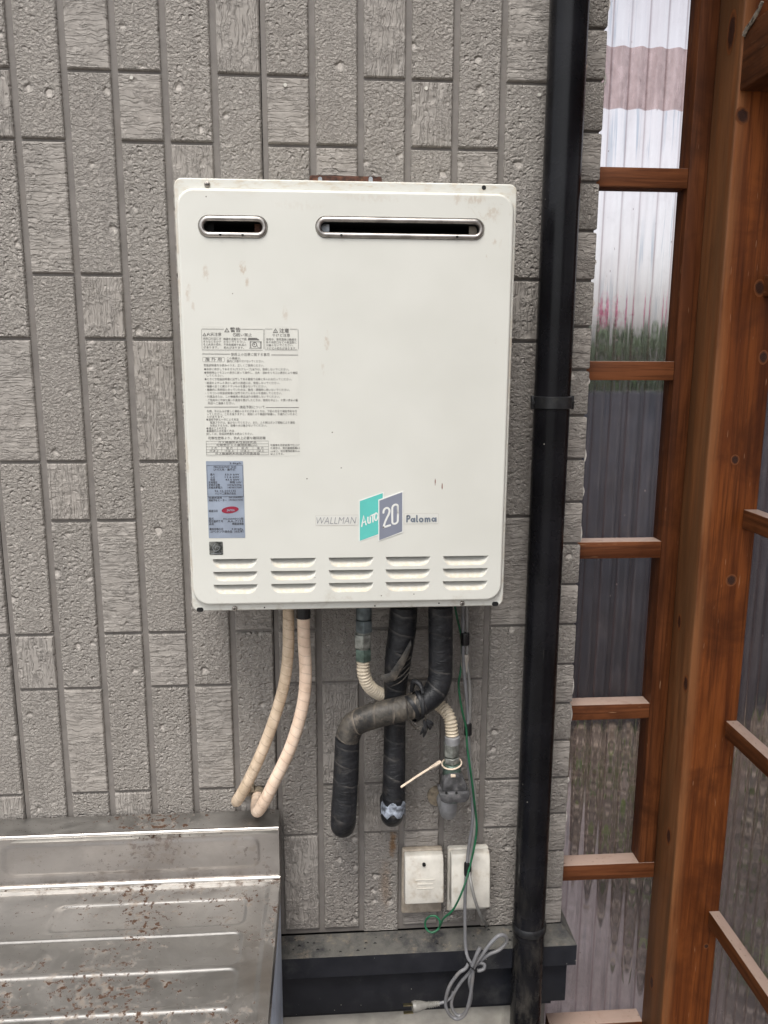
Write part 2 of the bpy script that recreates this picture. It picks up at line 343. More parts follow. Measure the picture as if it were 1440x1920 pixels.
M = {}
M['tile_rough'] = tile_mat('rough'); M['tile_h'] = tile_mat('grooved'); M['tile_v'] = tile_mat('combed')
M['groove'] = plain('groove_paint', (.165, .150, .137), .75, var=.08, nscale=30, bump=.0005, dirt=(.15, .13, .11), dscale=14)
M['gap'] = plain('dark_gap', (.01, .01, .01), .9, var=.05)
M['nail'] = plain('nail_paint', (.52, .50, .45), .6)
M['heater'] = heater_mat(); M['louvre'] = louvre_mat()
M['inside'] = plain('flue_black', (.004, .004, .004), .8, var=.05)
M['galv'] = plain('galvanised', (.34, .36, .38), .45, .8, var=.25, nscale=120)
M['stainless'] = plain('stainless_ring', (.40, .375, .35), .33, 1.0, var=.15, nscale=40, bump=.0002, dirt=(.12, .09, .07), dscale=60, damt=.5)
M['screw'] = plain('screw_steel', (.36, .33, .30), .38, .9, var=.2)
M['rust'] = plain('rusty_bracket', (.075, .028, .016), .75, .15, var=.5, nscale=120, bump=.001, dirt=(.17, .075, .035), dscale=90, damt=.8)
M['label'] = plain('label_film', (.585, .58, .53), .42, var=.03, nscale=20, bump=0)
M['plate'] = plain('rating_plate_film', (.30, .345, .42), .38, .25, var=.08, nscale=30, bump=0)
M['plate2'] = plain('overlay_film', (.275, .32, .395), .40, .25, var=.08, nscale=30, bump=0)
M['ink'] = plain('grey_ink', (.13, .125, .115), .6, var=.1, bump=0)
M['ink_dark'] = plain('dark_ink', (.035, .035, .04), .6, var=.1, bump=0)
M['ink_logo'] = plain('logo_grey_ink', (.20, .205, .225), .5, var=.05, bump=0)
M['ink_bold'] = plain('logo_bold_ink', (.14, .165, .20), .5, var=.05, bump=0)
M['teal'] = plain('teal_print', (.10, .47, .42), .42, var=.04, nscale=15, bump=0)
M['slate'] = plain('slate_print', (.19, .205, .255), .42, var=.04, nscale=15, bump=0)
M['stick_white'] = plain('sticker_white', (.68, .685, .655), .42, var=.03, bump=0)
M['stick_clear'] = plain('sticker_clear', (.59, .588, .548), .35, var=.02, bump=0)
M['crimson'] = plain('crimson_print', (.25, .012, .035), .45, var=.1, bump=0)
M['holo'] = plain('hologram_foil', (.17, .175, .165), .3, .6, var=.5, nscale=160, bump=0)
M['cream_tape'] = tape_mat('cream_tape', (.60, .45, .34), (.72, .58, .46), 62, .55, (.34, .25, .17), .45, .0012)
M['cream_tape_old'] = tape_mat('aged_cream_tape', (.44, .34, .24), (.60, .48, .36), 62, .6, (.20, .15, .10), .6, .0012)
M['black_tape'] = tape_mat('black_tape', (.007, .0075, .009), (.017, .0175, .020), 30, .30, (.065, .058, .050), .35, .0040, (.085, .080, .075))
M['dusty_tape'] = tape_mat('dusty_black_tape', (.022, .021, .020), (.085, .075, .062), 30, .36, (.19, .155, .12), .6, .0040, (.24, .20, .16))
M['silver'] = plain('silver_patch', (.36, .40, .47), .4, .35, var=.45, nscale=90, bump=.002, bscale=120)
M['brass'] = plain('dull_fitting', (.27, .28, .255), .4, .6, var=.3, nscale=90, bump=.0005)
M['fit_dark'] = plain('dark_fitting', (.10, .12, .125), .45, .4, var=.3, nscale=70)
M['fit_green'] = plain('green_fitting', (.10, .145, .12), .4, .35, var=.3, nscale=80)
M['handle'] = plain('cock_handle', (.075, .074, .077), .5, 0, var=.4, nscale=60, bump=.001, dirt=(.2, .19, .18), dscale=70, damt=.6)
M['conduit'] = plain('cream_conduit', (.60, .52, .40), .5, var=.12, dirt=(.25, .19, .13), dscale=70, damt=.5)
M['grey_elbow'] = plain('grey_elbow', (.24, .24, .245), .55, var=.15, nscale=40)
M['zip'] = plain('cream_plastic', (.66, .55, .43), .45, var=.1)
M['cord'] = plain('grey_cord', (.165, .165, .172), .42, var=.12, nscale=30, dirt=(.2, .18, .16))
M['cord_b'] = plain('brownish_cord', (.20, .195, .185), .45, var=.15, nscale=30)
M['earth'] = plain('green_wire', (.008, .10, .042), .4, var=.2)
M['etape'] = plain('black_vinyl', (.008, .008, .009), .3, var=.2)
M['sleeve'] = plain('beige_sleeve', (.33, .30, .26), .55, var=.12)
M['box'] = plain('outlet_plastic', (.55, .525, .47), .45, var=.07, nscale=40, dirt=(.30, .23, .15), dscale=34, damt=.55)
M['box_in'] = plain('outlet_inner', (.36, .31, .25), .55, var=.15, dirt=(.2, .15, .1))
M['plug'] = plain('plug_grey', (.205, .198, .18), .4, var=.1)
M['pin'] = plain('plug_pin', (.45, .40, .26), .3, 1.0)
M['downpipe'] = pipe_black_mat()
M['collar'] = plain('collar_metal', (.014, .0145, .016), .4, .2, var=.25, dirt=(.05, .05, .045), dscale=80)
M['flashing'] = flashing_mat()
M['concrete'] = plain('foundation_concrete', (.40, .38, .335), .85, var=.15, nscale=18, bump=.0015, bscale=160, dirt=(.24, .21, .17), dscale=12)
M['steel'] = steel_mat('stained_steel'); M['steel_b'] = steel_mat('backsplash_steel', .45, .30, (.31, .29, .275))
M['bright'] = plain('bright_steel', (.52, .50, .475), .3, 1.0, var=.08, nscale=20, dirt=(.3, .22, .14), dscale=30, damt=.4)
M['laminate'] = plain('pale_laminate', (.50, .56, .66), .4, var=.1, nscale=20, dirt=(.40, .36, .30), dscale=16, damt=.4)
M['wood'] = wood_mat('stained_timber', (.095, .023, .0045), (.225, .064, .0135), 2)
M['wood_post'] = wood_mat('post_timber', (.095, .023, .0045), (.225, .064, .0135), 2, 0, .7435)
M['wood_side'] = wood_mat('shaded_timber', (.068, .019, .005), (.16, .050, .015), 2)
M['wood_x'] = wood_mat('rail_timber', (.088, .026, .0085), (.195, .067, .024), 0, .95)
M['wood_y'] = wood_mat('side_rail_timber', (.075, .024, .007), (.185, .062, .021), 1, .95)
M['knot'] = knot_mat()
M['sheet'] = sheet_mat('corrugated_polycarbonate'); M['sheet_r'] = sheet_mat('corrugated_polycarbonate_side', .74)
M['paving'] = soil_mat('yard_concrete', (.16, .15, .14), (.25, .235, .22), 30, .003)
M['path'] = soil_mat('path_concrete', (.36, .32, .315), (.52, .47, .46), 26, .003)
M['soil'] = soil_mat('garden_soil', (.075, .060, .050), (.20, .165, .135), 24, .02)
M['leaf'] = leaf_mat('hedge_leaf', (.020, .042, .020), (.075, .12, .06))
M['leaf_low'] = leaf_mat('weed_leaf', (.05, .085, .02), (.17, .23, .05))
M['leaf_dry'] = leaf_mat('dry_leaf', (.12, .085, .055), (.55, .47, .38))
M['flower'] = leaf_mat('flower_red', (.36, .06, .14), (.50, .12, .24))
M['fence'] = plain('dark_blue_fence', (.026, .030, .041), .5, .2, var=.2, nscale=8)
M['sealant'] = plain('brown_sealant', (.20, .165, .12), .8, var=.3, nscale=90, bump=.001)
M['caulk'] = plain('pale_caulk', (.55, .52, .48), .7, var=.15)
M['rope'] = plain('frayed_rope', (.26, .22, .17), .9, var=.3, nscale=200)

# ------------------------------------------------------------------ object helpers
WL = {}
def thing(name, label, cat, loc=(0, 0, 0), group=None):
    o = bpy.data.objects.new(name, None); o.empty_display_size = .05; COL.objects.link(o); o.location = loc
    o['label'] = label; o['category'] = cat
    if group: o['group'] = group
    WL[o.name] = Vector(loc); return o
def tag(o, label, cat, group=None):
    o['label'] = label; o['category'] = cat
    if group: o['group'] = group
    return o
class MB:
    def __init__(s): s.v = []; s.f = []; s.uv = []; s.sm = []
    def add(s, vs, fs, smooth=False, uvs=None):
        b = len(s.v); s.v += [tuple(v) for v in vs]
        for i, f in enumerate(fs):
            s.f.append(tuple(b+k for k in f)); s.sm.append(smooth); s.uv.append(uvs[i] if uvs else None)
        return s
    def box(s, a, b):
        x0, y0, z0 = a; x1, y1, z1 = b
        return s.add([(x0, y0, z0), (x1, y0, z0), (x1, y1, z0), (x0, y1, z0), (x0, y0, z1), (x1, y0, z1), (x1, y1, z1), (x0, y1, z1)],
                     [(0, 3, 2, 1), (4, 5, 6, 7), (0, 1, 5, 4), (1, 2, 6, 5), (2, 3, 7, 6), (3, 0, 4, 7)])
    def quadsheet(s, grid, smooth=True):
        nu = len(grid); nv = len(grid[0]); vs = [p for row in grid for p in row]
        fs = [(i*nv+j, (i+1)*nv+j, (i+1)*nv+j+1, i*nv+j+1) for i in range(nu-1) for j in range(nv-1)]
        return s.add(vs, fs, smooth)
    def prism(s, poly, axis, a, b):
        def P(p, w):
            q = [0, 0, 0]; k = [i for i in range(3) if i != axis]; q[k[0]], q[k[1]], q[axis] = p[0], p[1], w; return q
        n = len(poly); vs = [P(p, a) for p in poly]+[P(p, b) for p in poly]
        return s.add(vs, [tuple(range(n-1, -1, -1)), tuple(range(n, 2*n))]+[(i, (i+1) % n, n+(i+1) % n, n+i) for i in range(n)])
    def tube(s, pts, r, n=14, caps=True, smooth=True, spline=True, step=None, dome=False, rfun=None):
        pts = [Vector(p) for p in pts]; rs = [r]*len(pts) if not hasattr(r, '__len__') else list(r)
        if spline and len(pts) > 2: pts, rs = catmull(pts, rs, step or 8)
        if dome:
            def dm(p, q, rr): return [(p+(p-q).normalized()*rr*math.sin(a), rr*math.cos(a)) for a in (.35, .7, 1.05, 1.35)]
            e = dm(pts[-1], pts[-2], rs[-1]); pts += [x[0] for x in e]; rs += [x[1] for x in e]
        L = [0]
        for i in range(1, len(pts)): L.append(L[-1]+(pts[i]-pts[i-1]).length)
        up = None; rings = []
        for i, p in enumerate(pts):
            tg = (pts[min(i+1, len(pts)-1)]-pts[max(i-1, 0)]).normalized()
            if up is None:
                up = Vector((0, 1, 0)) if abs(tg.y) < .9 else Vector((0, 0, 1))
            up = (up-tg*up.dot(tg)).normalized(); bi = tg.cross(up)
            rr = rs[i] if rfun is None else rfun(L[i], rs[i])
            rings.append([p+(up*math.cos(2*math.pi*k/n)+bi*math.sin(2*math.pi*k/n))*rr for k in range(n)])
        vs = [q for R in rings for q in R]; fs = []; uvs = []
        for i in range(len(rings)-1):
            for k in range(n):
                k2 = (k+1) % n
                fs.append((i*n+k, i*n+k2, (i+1)*n+k2, (i+1)*n+k)); u0, u1 = k/n, (k+1)/n
                uvs.append(((u0, L[i]), (u1, L[i]), (u1, L[i+1]), (u0, L[i+1])))
        if caps:
            fs += [tuple(range(n-1, -1, -1)), tuple((len(rings)-1)*n+k for k in range(n))]; uvs += [None, None]
        return s.add(vs, fs, smooth, uvs)
    def disc(s, c, r, axis_dir, depth, n=14):
        d = Vector(axis_dir).normalized(); return s.tube([Vector(c), Vector(c)+d*depth], r, n, True, False, False)
    def build(s, name, mat, parent=None, bevel=0.0, seg=2, sharp=35, attrs=None, origin=None):
        me = bpy.data.meshes.new(name)
        vs = np.array(s.v, float); c = Vector(origin) if origin is not None else Vector(((vs.min(0)+vs.max(0))/2).tolist())
        me.from_pydata([tuple(Vector(v)-c) for v in s.v], [], s.f)
        if any(u for u in s.uv):
            uvl = me.uv_layers.new(name='UVMap')
            for p, u in zip(me.polygons, s.uv):
                if u:
                    for li, w in zip(p.loop_indices, u): uvl.data[li].uv = w
        me.polygons.foreach_set('use_smooth', s.sm)
        if attrs:
            for k, vals in attrs.items():
                a_ = me.attributes.new(k, 'FLOAT', 'POINT'); a_.data.foreach_set('value', vals)
        if bevel:
            bm = bmesh.new(); bm.from_mesh(me)
            ed = [e for e in bm.edges if len(e.link_faces) == 2 and e.calc_face_angle(0) > .5]
            bmesh.ops.bevel(bm, geom=ed, offset=bevel, segments=seg, affect='EDGES', profile=.5, clamp_overlap=True)
            for f in bm.faces: f.smooth = True
            bm.to_mesh(me); bm.free(); me.set_sharp_from_angle(angle=math.radians(sharp))
        elif any(s.sm): me.set_sharp_from_angle(angle=math.radians(50))
        me.materials.append(mat)
        o = bpy.data.objects.new(name, me); COL.objects.link(o)
        if parent is not None: o.parent = parent; o.location = c-WL[parent.name]
        else: o.location = c
        WL[o.name] = c; return o
def catmull(pts, rs, step):
    P = []; R = []; n = len(pts)
    for i in range(n-1):
        p0 = pts[max(i-1, 0)]; p1 = pts[i]; p2 = pts[i+1]; p3 = pts[min(i+2, n-1)]
        for k in range(step):
            t = k/step
            P.append(.5*((2*p1)+(p2-p0)*t+(2*p0-5*p1+4*p2-p3)*t*t+(3*p1-p0-3*p2+p3)*t**3)); R.append(rs[i]*(1-t)+rs[i+1]*t)
    P.append(pts[-1]); R.append(rs[-1]); return P, R
def box(name, a, b, mat, parent=None, bevel=0.0, seg=2): return MB().box(a, b).build(name, mat, parent, bevel, seg)
def rrect(x0, x1, z0, z1, r, n=7):
    o = []
    for cx, cz, a0 in ((x1-r, z1-r, 0), (x0+r, z1-r, 90), (x0+r, z0+r, 180), (x1-r, z0+r, 270)):
        for k in range(n+1):
            a = math.radians(a0+90*k/n); o.append((cx+r*math.cos(a), cz+r*math.sin(a)))
    return o
def fill(loops, y):
    """flat face in the plane y with holes: returns verts, tris"""
    bm = bmesh.new(); es = []
    for lp in loops:
        vs = [bm.verts.new((p[0], y, p[1])) for p in lp]
        for i in range(len(vs)): es.append(bm.edges.new((vs[i], vs[(i+1) % len(vs)])))
    bmesh.ops.triangle_fill(bm, use_beauty=True, use_dissolve=False, edges=es)
    bm.normal_update()
    for f in bm.faces:
        if f.normal.y > 0: f.normal_flip()
    bm.verts.index_update()
    V = [v.co.copy() for v in bm.verts]; F = [tuple(v.index for v in f.verts) for f in bm.faces]; bm.free(); return V, F
def plate(mb, poly, y, th):          # flat plate facing -y with its own thickness
    n = len(poly); V, F = fill([poly], y); mb.add(V, F)
    vs = [(p[0], y, p[1]) for p in poly]+[(p[0], y+th, p[1]) for p in poly]
    mb.add(vs, [(i, n+i, n+(i+1) % n, (i+1) % n) for i in range(n)]); return mb
def ringloft(mb, loops, smooth=True):  # list of (poly, y)
    n = len(loops[0][0]); vs = [(p[0], y, p[1]) for lp, y in loops for p in lp]
    mb.add(vs, [(i*n+k, i*n+(k+1) % n, (i+1)*n+(k+1) % n, (i+1)*n+k) for i in range(len(loops)-1) for k in range(n)], smooth); return mb
def offset_poly(poly, d):             # grow a convex rounded polygon outward
    n = len(poly); out = []
    for i in range(n):
        a = Vector(poly[i-1]); b = Vector(poly[(i+1) % n]); t = b-a
        if t.length < 1e-9: t = Vector((1, 0))
        nrm = Vector((t.y, -t.x)).normalized(); out.append((poly[i][0]+nrm.x*d, poly[i][1]+nrm.y*d))
    return out

_tc = {}
def glyphs(text, shear=0.0, off=0.0):
    k = (text, shear, off)
    if k not in _tc:
        c = bpy.data.curves.new('print', 'FONT'); c.body = text; c.resolution_u = 1; c.shear = shear; c.offset = off
        o = bpy.data.objects.new('print', c); COL.objects.link(o)
        me = bpy.data.meshes.new_from_object(o.evaluated_get(bpy.context.evaluated_depsgraph_get()))
        V = [(v.co.x, v.co.y) for v in me.vertices]; F = [tuple(p.vertices) for p in me.polygons]
        bpy.data.objects.remove(o); bpy.data.curves.remove(c); bpy.data.meshes.remove(me); _tc[k] = (V, F)
    return _tc[k]
def put_text(mb, text, a, b, h, y, shear=0.0, off=0.0):
    """text from point a to point b (world x,z of its baseline ends), em height h, on the plane y"""
    V, F = glyphs(text, shear, off)
    if not V: return
    x0 = min(v[0] for v in V); x1 = max(v[0] for v in V); sx = (b[0]-a[0])/max(1e-6, x1-x0); sl_ = (b[1]-a[1])/max(1e-6, b[0]-a[0])
    mb.add([(a[0]+(v[0]-x0)*sx, y, a[1]+v[1]*h+(v[0]-x0)*sx*sl_) for v in V], F)
def stroke(mb, pts, w, y, spline=False, closed=False):
    P = [Vector((p[0], 0, p[1])) for p in pts]
    if closed: P = P+[P[0], P[1]]
    k = MB(); k.tube(P, w/2, 8, True, True, spline, 5)
    mb.add([(v[0], y+v[1]*.06, v[2]) for v in k.v], k.f, True)
    if not closed:
        for e in (P[0], P[-1]):
            mb.add([(e.x+w/2*math.cos(2*math.pi*i/10), y-w*.031, e.z+w/2*math.sin(2*math.pi*i/10)) for i in range(10)], [tuple(range(10))[::-1]])
    return mb

# ------------------------------------------------------------------ the setting
def struct(o): o['kind'] = 'structure'; return o
GZ = -.20
struct(box('ground', (-40, -40, GZ-.3), (40, 40, GZ), M['paving']))
struct(box('soil', (.95, .16, GZ+.004), (14, 7.0, GZ+.02), M['soil']))
struct(box('path', (.56, .14, GZ+.006), (.93, 6.0, GZ+.03), M['path'], None, .008))

# ------------------------------------------------------------------ house wall with its tiles
PIT, UH, K0, ZB = .0758, .10067, 1.90379, .384
XC = .543                                     # corner of the house
house = thing('house_wall', 'grey textured tile siding wall of the house behind the white water heater', 'wall', (-.1, 0, GZ))
gx = lambda g: (g-5)*PIT
PANELS = [(-4, -1), (-1, 5), (5, 11)]
STRI = {(-1, 0): 'v', (3, 1): 'v', (4, -2): 'v', (7, -2): 'v', (8, 0): 'v', (1, 3): 'v', (2, 4): 'v', (0, 6): 'v', (-1, 9): 'v', (1, 12): 'v',
        (5, 13): 'v', (6, 10): 'v', (7, 12): 'v', (9, 10): 'v', (10, 3): 'v', (-2, 12): 'v', (4, 12): 'v'}
_tm = {}
def tile_mesh(w, L, mat):
    k = (round(w, 4), round(L, 4), mat)
    if k not in _tm:
        mb = MB(); lv = [(0, .0065), (.0012, .0018), (.0028, 0)]
        loops = [([(-w/2+i, -L/2+i), (w/2-i, -L/2+i), (w/2-i, L/2-i), (-w/2+i, L/2-i)], y) for i, y in lv]
        ringloft(mb, loops, False); lp = loops[-1][0]
        mb.add([(p[0], 0, p[1]) for p in lp], [(0, 1, 2, 3)])
        me = bpy.data.meshes.new('tile'); me.from_pydata(mb.v, [], mb.f); me.materials.append(M[mat]); _tm[k] = me
    return _tm[k]
def put_tile(name, parent, x, z, w, L, mat, dy=0.0, rz=0.0):
    o = bpy.data.objects.new(name, tile_mesh(w, L, mat)); COL.objects.link(o); o.parent = parent
    c = Vector((x, dy, z)); o.location = c-WL[parent.name]; o.rotation_euler = (0, 0, rz); WL[o.name] = c; return o
TW = PIT-.0092
ZT = 2.62
for a, b in PANELS:
    x1 = gx(b)-.0044 if b < 11 else XC-.004
    pn = box('siding_panel', (gx(a)-.003, .0055, ZB), (x1, .016, ZT), M['groove'], house)
    for c in range(a, min(b, 11)):
        s = (0, 3, 6)[(1-c) % 3]            # where the 9-unit rhythm of the column starts
        s = {0: 6, 1: 0, 2: 3}[(c+4-3) % 3] if False else {-1: 6, 0: 3, 1: 0}[((c+1) % 3)-1]
        k = -9+s-9
        while True:
            done = False
            for ln, kd in ((3, 'R'), (1, 'S'), (3, 'R'), (2, 'S')):
                zt = K0-k*UH; zb = K0-(k+ln)*UH
                if zt > ZB+.03 and zb < ZT:
                    zt2 = min(zt, ZT+.05); zb2 = max(zb, ZB-.002)
                    L = zt2-zb2-.0034; mat = 'tile_rough' if kd == 'R' else 'tile_'+STRI.get((c, k), 'h')
                    ww = TW
                    o = put_tile('tile', pn, (gx(c)+gx(c+1))/2, (zt2+zb2)/2, ww, L, mat, random.uniform(-.0004, .0004))
                k += ln
            if K0-k*UH < ZB: break
box('backing_board', (gx(-4)-.01, .017, ZB-.02), (XC-.01, .03, ZT), M['gap'], house)
# corner pieces, one above the other, wrapping the corner
_ys = [52.5, 150, 246.7, 341, 433, 526, 613, 694, 779.5, 861, 941, 1019, 1095.5, 1170, 1244.8, 1317.7, 1387, 1456.6, 1524, 1593.6, 1663, 1729]
zs = [at(1095, y, 0).z for y in _ys]
cp = (zs[0]-zs[-1])/(len(zs)-1)
zs = [zs[0]+cp*i for i in range(8, 0, -1)]+zs
for i in range(len(zs)-1):
    L = abs(zs[i]-zs[i+1])-.0046; zc = (zs[i]+zs[i+1])/2
    mb = MB(); mb.box((.4585, -.0012, zc-L/2), (XC, .062, zc+L/2))
    o = mb.build('corner_tile', M['tile_rough' if i % 2 else 'tile_h'], house, .0028, 2)
box('corner_backing', (.456, .006, ZB), (XC-.006, .058, ZT), M['groove'], house)
box('side_wall', (XC-.20, .0625, GZ), (XC-.004, 5.0, 3.2), M['groove'], house)
box('wall_core', (-3.0, .031, GZ), (XC-.205, 5.0, 3.2), M['groove'], house)
box('plain_wall', (-3.0, 0.002, ZB), (gx(-4)-.012, .030, 3.0), M['groove'], house)
box('upper_wall', (gx(-4)-.01, .0, ZT+.05), (XC, .061, 3.2), M['groove'], house)
for x, y in ((247, 146), (535, 160), (799, 166), (1011, 178)):
    p = at(x, y, 0); MB().disc((p.x, .0005, p.z), .0028, (0, -1, 0), .0028, 10).build('nail_head', M['nail'], house)
rs_ = random.Random(8)
for k in range(16):
    z = rs_.uniform(.5, 2.1); L = rs_.uniform(.006, .03); x = XC+.0006
    MB().tube([(x, .004, z), (x+.0012, .005, z+L*.5), (x, .004, z+L)], [.0008, rs_.uniform(.0014, .0026), .0008], 6, True, True, True, 4).build('caulk_crumb', M['caulk'], house)
# base flashing, fascia, foundation
def extr_x(poly, x0, x1): return MB().prism(poly, 0, x0, x1)
zf = at(800, 1786, -.048).z; zf2 = at(800, 1823, -.048).z; zl = at(800, 1890, -.026).z
XE = at(1082, 1750, -.048).x
mb = MB(); pr = [(.0, ZB+.0), (-.048, zf), (-.048, zf2), (-.044, zf2), (-.044, zf2+.004), (0, zf2+.004)]
n = len(pr); A = [(-3.0, y, z) for y, z in pr]; B = [(XE if y < -.01 else XC+.002, y, z) for y, z in pr]
B = [(XC+.001+(XE-XC)*(-y/.048), y, z) for y, z in pr]; C = [(XC+.001+(XE-XC)*(-y/.048), 5.0, z) for y, z in pr]
vs = A+B+C
mb.add(vs, [(r*n+i, (r+1)*n+i, (r+1)*n+(i+1) % n, r*n+(i+1) % n) for r in range(2) for i in range(n)])
fl = mb.build('base_flashing', M['flashing'], house)
xl = at(1061, 1850, -.026).x
box('fascia', (-3.0, -.026, zl), (xl, .06, zf2+.0035), M['flashing'], house, .0015)
box('fascia_lip', (-3.0, -.018, zl-.012), (xl-.026, .05, zl-.0005), M['flashing'], house, .001)
box('foundation', (-3.0, -.004, GZ), (at(948, 1910, -.004).x+.03, .030, zl-.013), M['concrete'], house)
box('foundation_joint', (at(941, 1905, -.006).x, -.0065, GZ), (at(947, 1905, -.006).x, -.0042, zl-.014), M['concrete'], house)
g = MB()
rng = random.Random(5)
for i in range(30):      # crumbs of dirt on the ledge
    x = rng.uniform(.02, .46) if i < 34 else rng.uniform(.47, .55); t_ = rng.uniform(.15, .85); y = -.048*t_; z = ZB+(zf-ZB)*t_
    s_ = rng.uniform(.0006, .0017)
    g.tube([(x-s_*2, y, z+s_*.3), (x, y+s_, z+s_*.6), (x+s_*2, y, z+s_*.3)], [s_*.4, s_, s_*.4], 5, True, True, False)
o = g.build('dirt_crumbs', M['gap'], house); o['kind'] = 'stuff'

# ------------------------------------------------------------------ water heater
FY, PF = -.160, -.168
HX0, HX1, HZ0, HZ1 = -.1144, .3680, 1.0900, 1.7173
wh = thing('water_heater', 'cream white wall mounted gas water heater with slots and warning stickers', 'water heater', (.1268, -.08, HZ0))
box('casing', (HX0+.003, -.098, HZ0+.004), (HX1-.003, -.012, HZ1-.003), M['heater'], wh, .004)
# flange of the front cover, with two notches at the foot
fo = rrect(HX0, HX1, HZ0, HZ1, .009, 6)
po = rrect(HX0+.0052, HX1-.0068, HZ0+.0135, HZ1-.0165, .0215, 9)
mb = MB(); inner = offset_poly(po, .001)
V, F = fill([fo, inner], FY); mb.add(V, F)
ringloft(mb, [(fo, FY), (offset_poly(fo, .0016), FY+.0012), (offset_poly(fo, .002), FY+.003), (offset_poly(fo, .002), FY+.062)])
mb.build('front_flange', M['heater'], wh)
# raised panel with real openings
def wx(px, py): p = at(px, py, PF); return p.x, p.z
slots = []
for (xa, ya, xb, yb) in ((371, 403.5, 502.5, 447), (591, 407, 909, 449)):
    a = wx(xa, (ya+yb)/2); b = wx(xb, (ya+yb)/2); tz = wx((xa+xb)/2, ya)[1]; bz = wx((xa+xb)/2, yb)[1]
    slots.append((a[0], b[0], bz, tz))
loops = [po]
for x0, x1, z0, z1 in slots: loops.append(rrect(x0, x1, z0, z1, (z1-z0)/2-.0005, 8))
LV = []
lz = [wx(440, y)[1] for y in (1048, 1071.8, 1096)]
lx = [(wx(397, 1058)[0], wx(484, 1058)[0]), (wx(505.5, 1055)[0], wx(594, 1055)[0]), (wx(614.5, 1052)[0], wx(702, 1052)[0]), (wx(721.5, 1050)[0], wx(808.5, 1050)[0]), (wx(829, 1048)[0], wx(917, 1048)[0])]
LH = .0150
for x0, x1 in lx:
    for z in lz:
        pts = [(x1, z), (x0, z)]
        for k in range(7):
            a = math.radians(180+90*k/6); pts.append((x0+.016+.0145*math.cos(a), z-LH+.0145+ .0145*math.sin(a)))
        for k in range(7):
            a = math.radians(270+90*k/6); pts.append((x1-.016+.0145*math.cos(a), z-LH+.0145+.0145*math.sin(a)))
        LV.append(pts); loops.append(pts)
mb = MB(); V, F = fill(loops, PF); mb.add(V, F)
prof = []
for k in range(9):
    a = math.radians(90*k/8); prof.append((offset_poly(po, -.0+.0045*math.sin(a)) if k else po, PF+.0075*(1-math.cos(a))))
ringloft(mb, [(p, y) for p, y in prof])
for lp in loops[1:3]: ringloft(mb, [(lp, PF), (offset_poly(lp, -.0015), PF+.002), (offset_poly(lp, -.0015), PF+.012)])
mb.build('front_panel', M['heater'], wh)
for pts in LV:                             # pressed scoops: deep and dark at the top lip, flush at the foot
    mb = MB(); zt = max(p[1] for p in pts); xm = sum(p[0] for p in pts)/len(pts)
    low = [p for p in pts]
    rows = []
    for s_ in (1.0, .93, .8, .62, .42, .22, .0):
        row = []
        for p in pts[1:]+pts[:1]:
            q = (xm+(p[0]-xm)*(.86+.14*s_), zt-(zt-p[1])*s_)
            dep = .0145*(1-s_)**1.25
            row.append((q[0], PF+dep, q[1]))
        rows.append(row)
    mb.quadsheet(rows)
    mb.build('louvre', M['louvre'], wh)
for i, (x0, x1, z0, z1) in enumerate(slots):     # stainless surround, dark flue behind it
    mb = MB(); m_ = .0009
    n8 = []
    cz = (z0+z1)/2; R = (z1-z0)/2-m_; rr = .0038
    for k in range(10):
        a = 2*math.pi*k/10
        rad = R-rr+rr*math.cos(a); y = PF+.001+rr*math.sin(a)*.9-.001
        lp = rrect(x0+m_+(R-rad), x1-m_-(R-rad), cz-rad, cz+rad, rad-.0003, 9); n8.append((lp, y))
    ringloft(mb, n8+[n8[0]])
    sur = mb.build('flue_surround', M['stainless'], wh)
    # inner sleeve
    mb = MB(); rad = R-2*rr+.0004; lp = rrect(x0+m_+2*rr, x1-m_-2*rr, cz-rad, cz+rad, rad-.0003, 9)
    ringloft(mb, [(lp, PF+.002), (lp, PF+.066)]); V, F = fill([lp], PF+.066); mb.add(V, F)
    mb.build('flue_duct', M['inside'], wh)
    xi0 = x0+m_+2*rr; xi1 = x1-m_-2*rr
    for a, b, mt in ((xi0-.002, xi0+.0115, 'galv' if i else 'inside'), (xi1-.0115, xi1+.002, 'rust' if not i else 'box_in')):
        box('baffle', (a, PF+.016, cz-rad*.9), (b, PF+.018, cz+rad*.9), M[mt], wh)
    for px in ((413.5, 455.3) if i == 0 else (640, 856.5)):
        p = at(px, 440 if i == 0 else 444.5, PF)
        MB().disc((p.x, PF-.0038, z0+m_+rr*.9), .0019, (0, 1, 0), .002, 10).build('rivet_hole', M['inside'], sur)
def screw(px, py, y, r=.0042, hole=False):
    p = at(px, py, y)
    if hole:
        MB().disc((p.x, y-.0004, p.z), r*.75, (0, 1, 0), .002, 12).build('screw_hole', M['inside'], wh); return
    mb = MB(); mb.tube([(p.x, y+.001, p.z), (p.x, y-.0012, p.z), (p.x, y-.0024, p.z), (p.x, y-.003, p.z)], [r, r, r*.8, r*.35], 14, True, True, False)
    s_ = mb.build('screw', M['screw'], wh)
    mb = MB(); mb.box((p.x-r*.62, y-.0033, p.z-.0005), (p.x+r*.62, y-.0026, p.z+.0005)); mb.box((p.x-.0005, y-.00335, p.z-r*.62), (p.x+.0005, y-.0026, p.z+r*.62))
    mb.build('cross_slot', M['inside'], s_)
screw(388.5, 346, FY); screw(907.3, 351.8, FY, hole=True); screw(440.2, 1140.5, FY, .004); screw(866.5, 1131, FY, .004)
for px, py in ((375, 1143), (928.5, 1132)):
    p = at(px, py, FY); mb = MB(); lp = rrect(p.x-.0052, p.x+.0052, p.z-.0038, p.z+.0034, .0033, 5); plate(mb, lp, FY-.0004, .001); mb.build('flange_notch', M['inside'], wh)
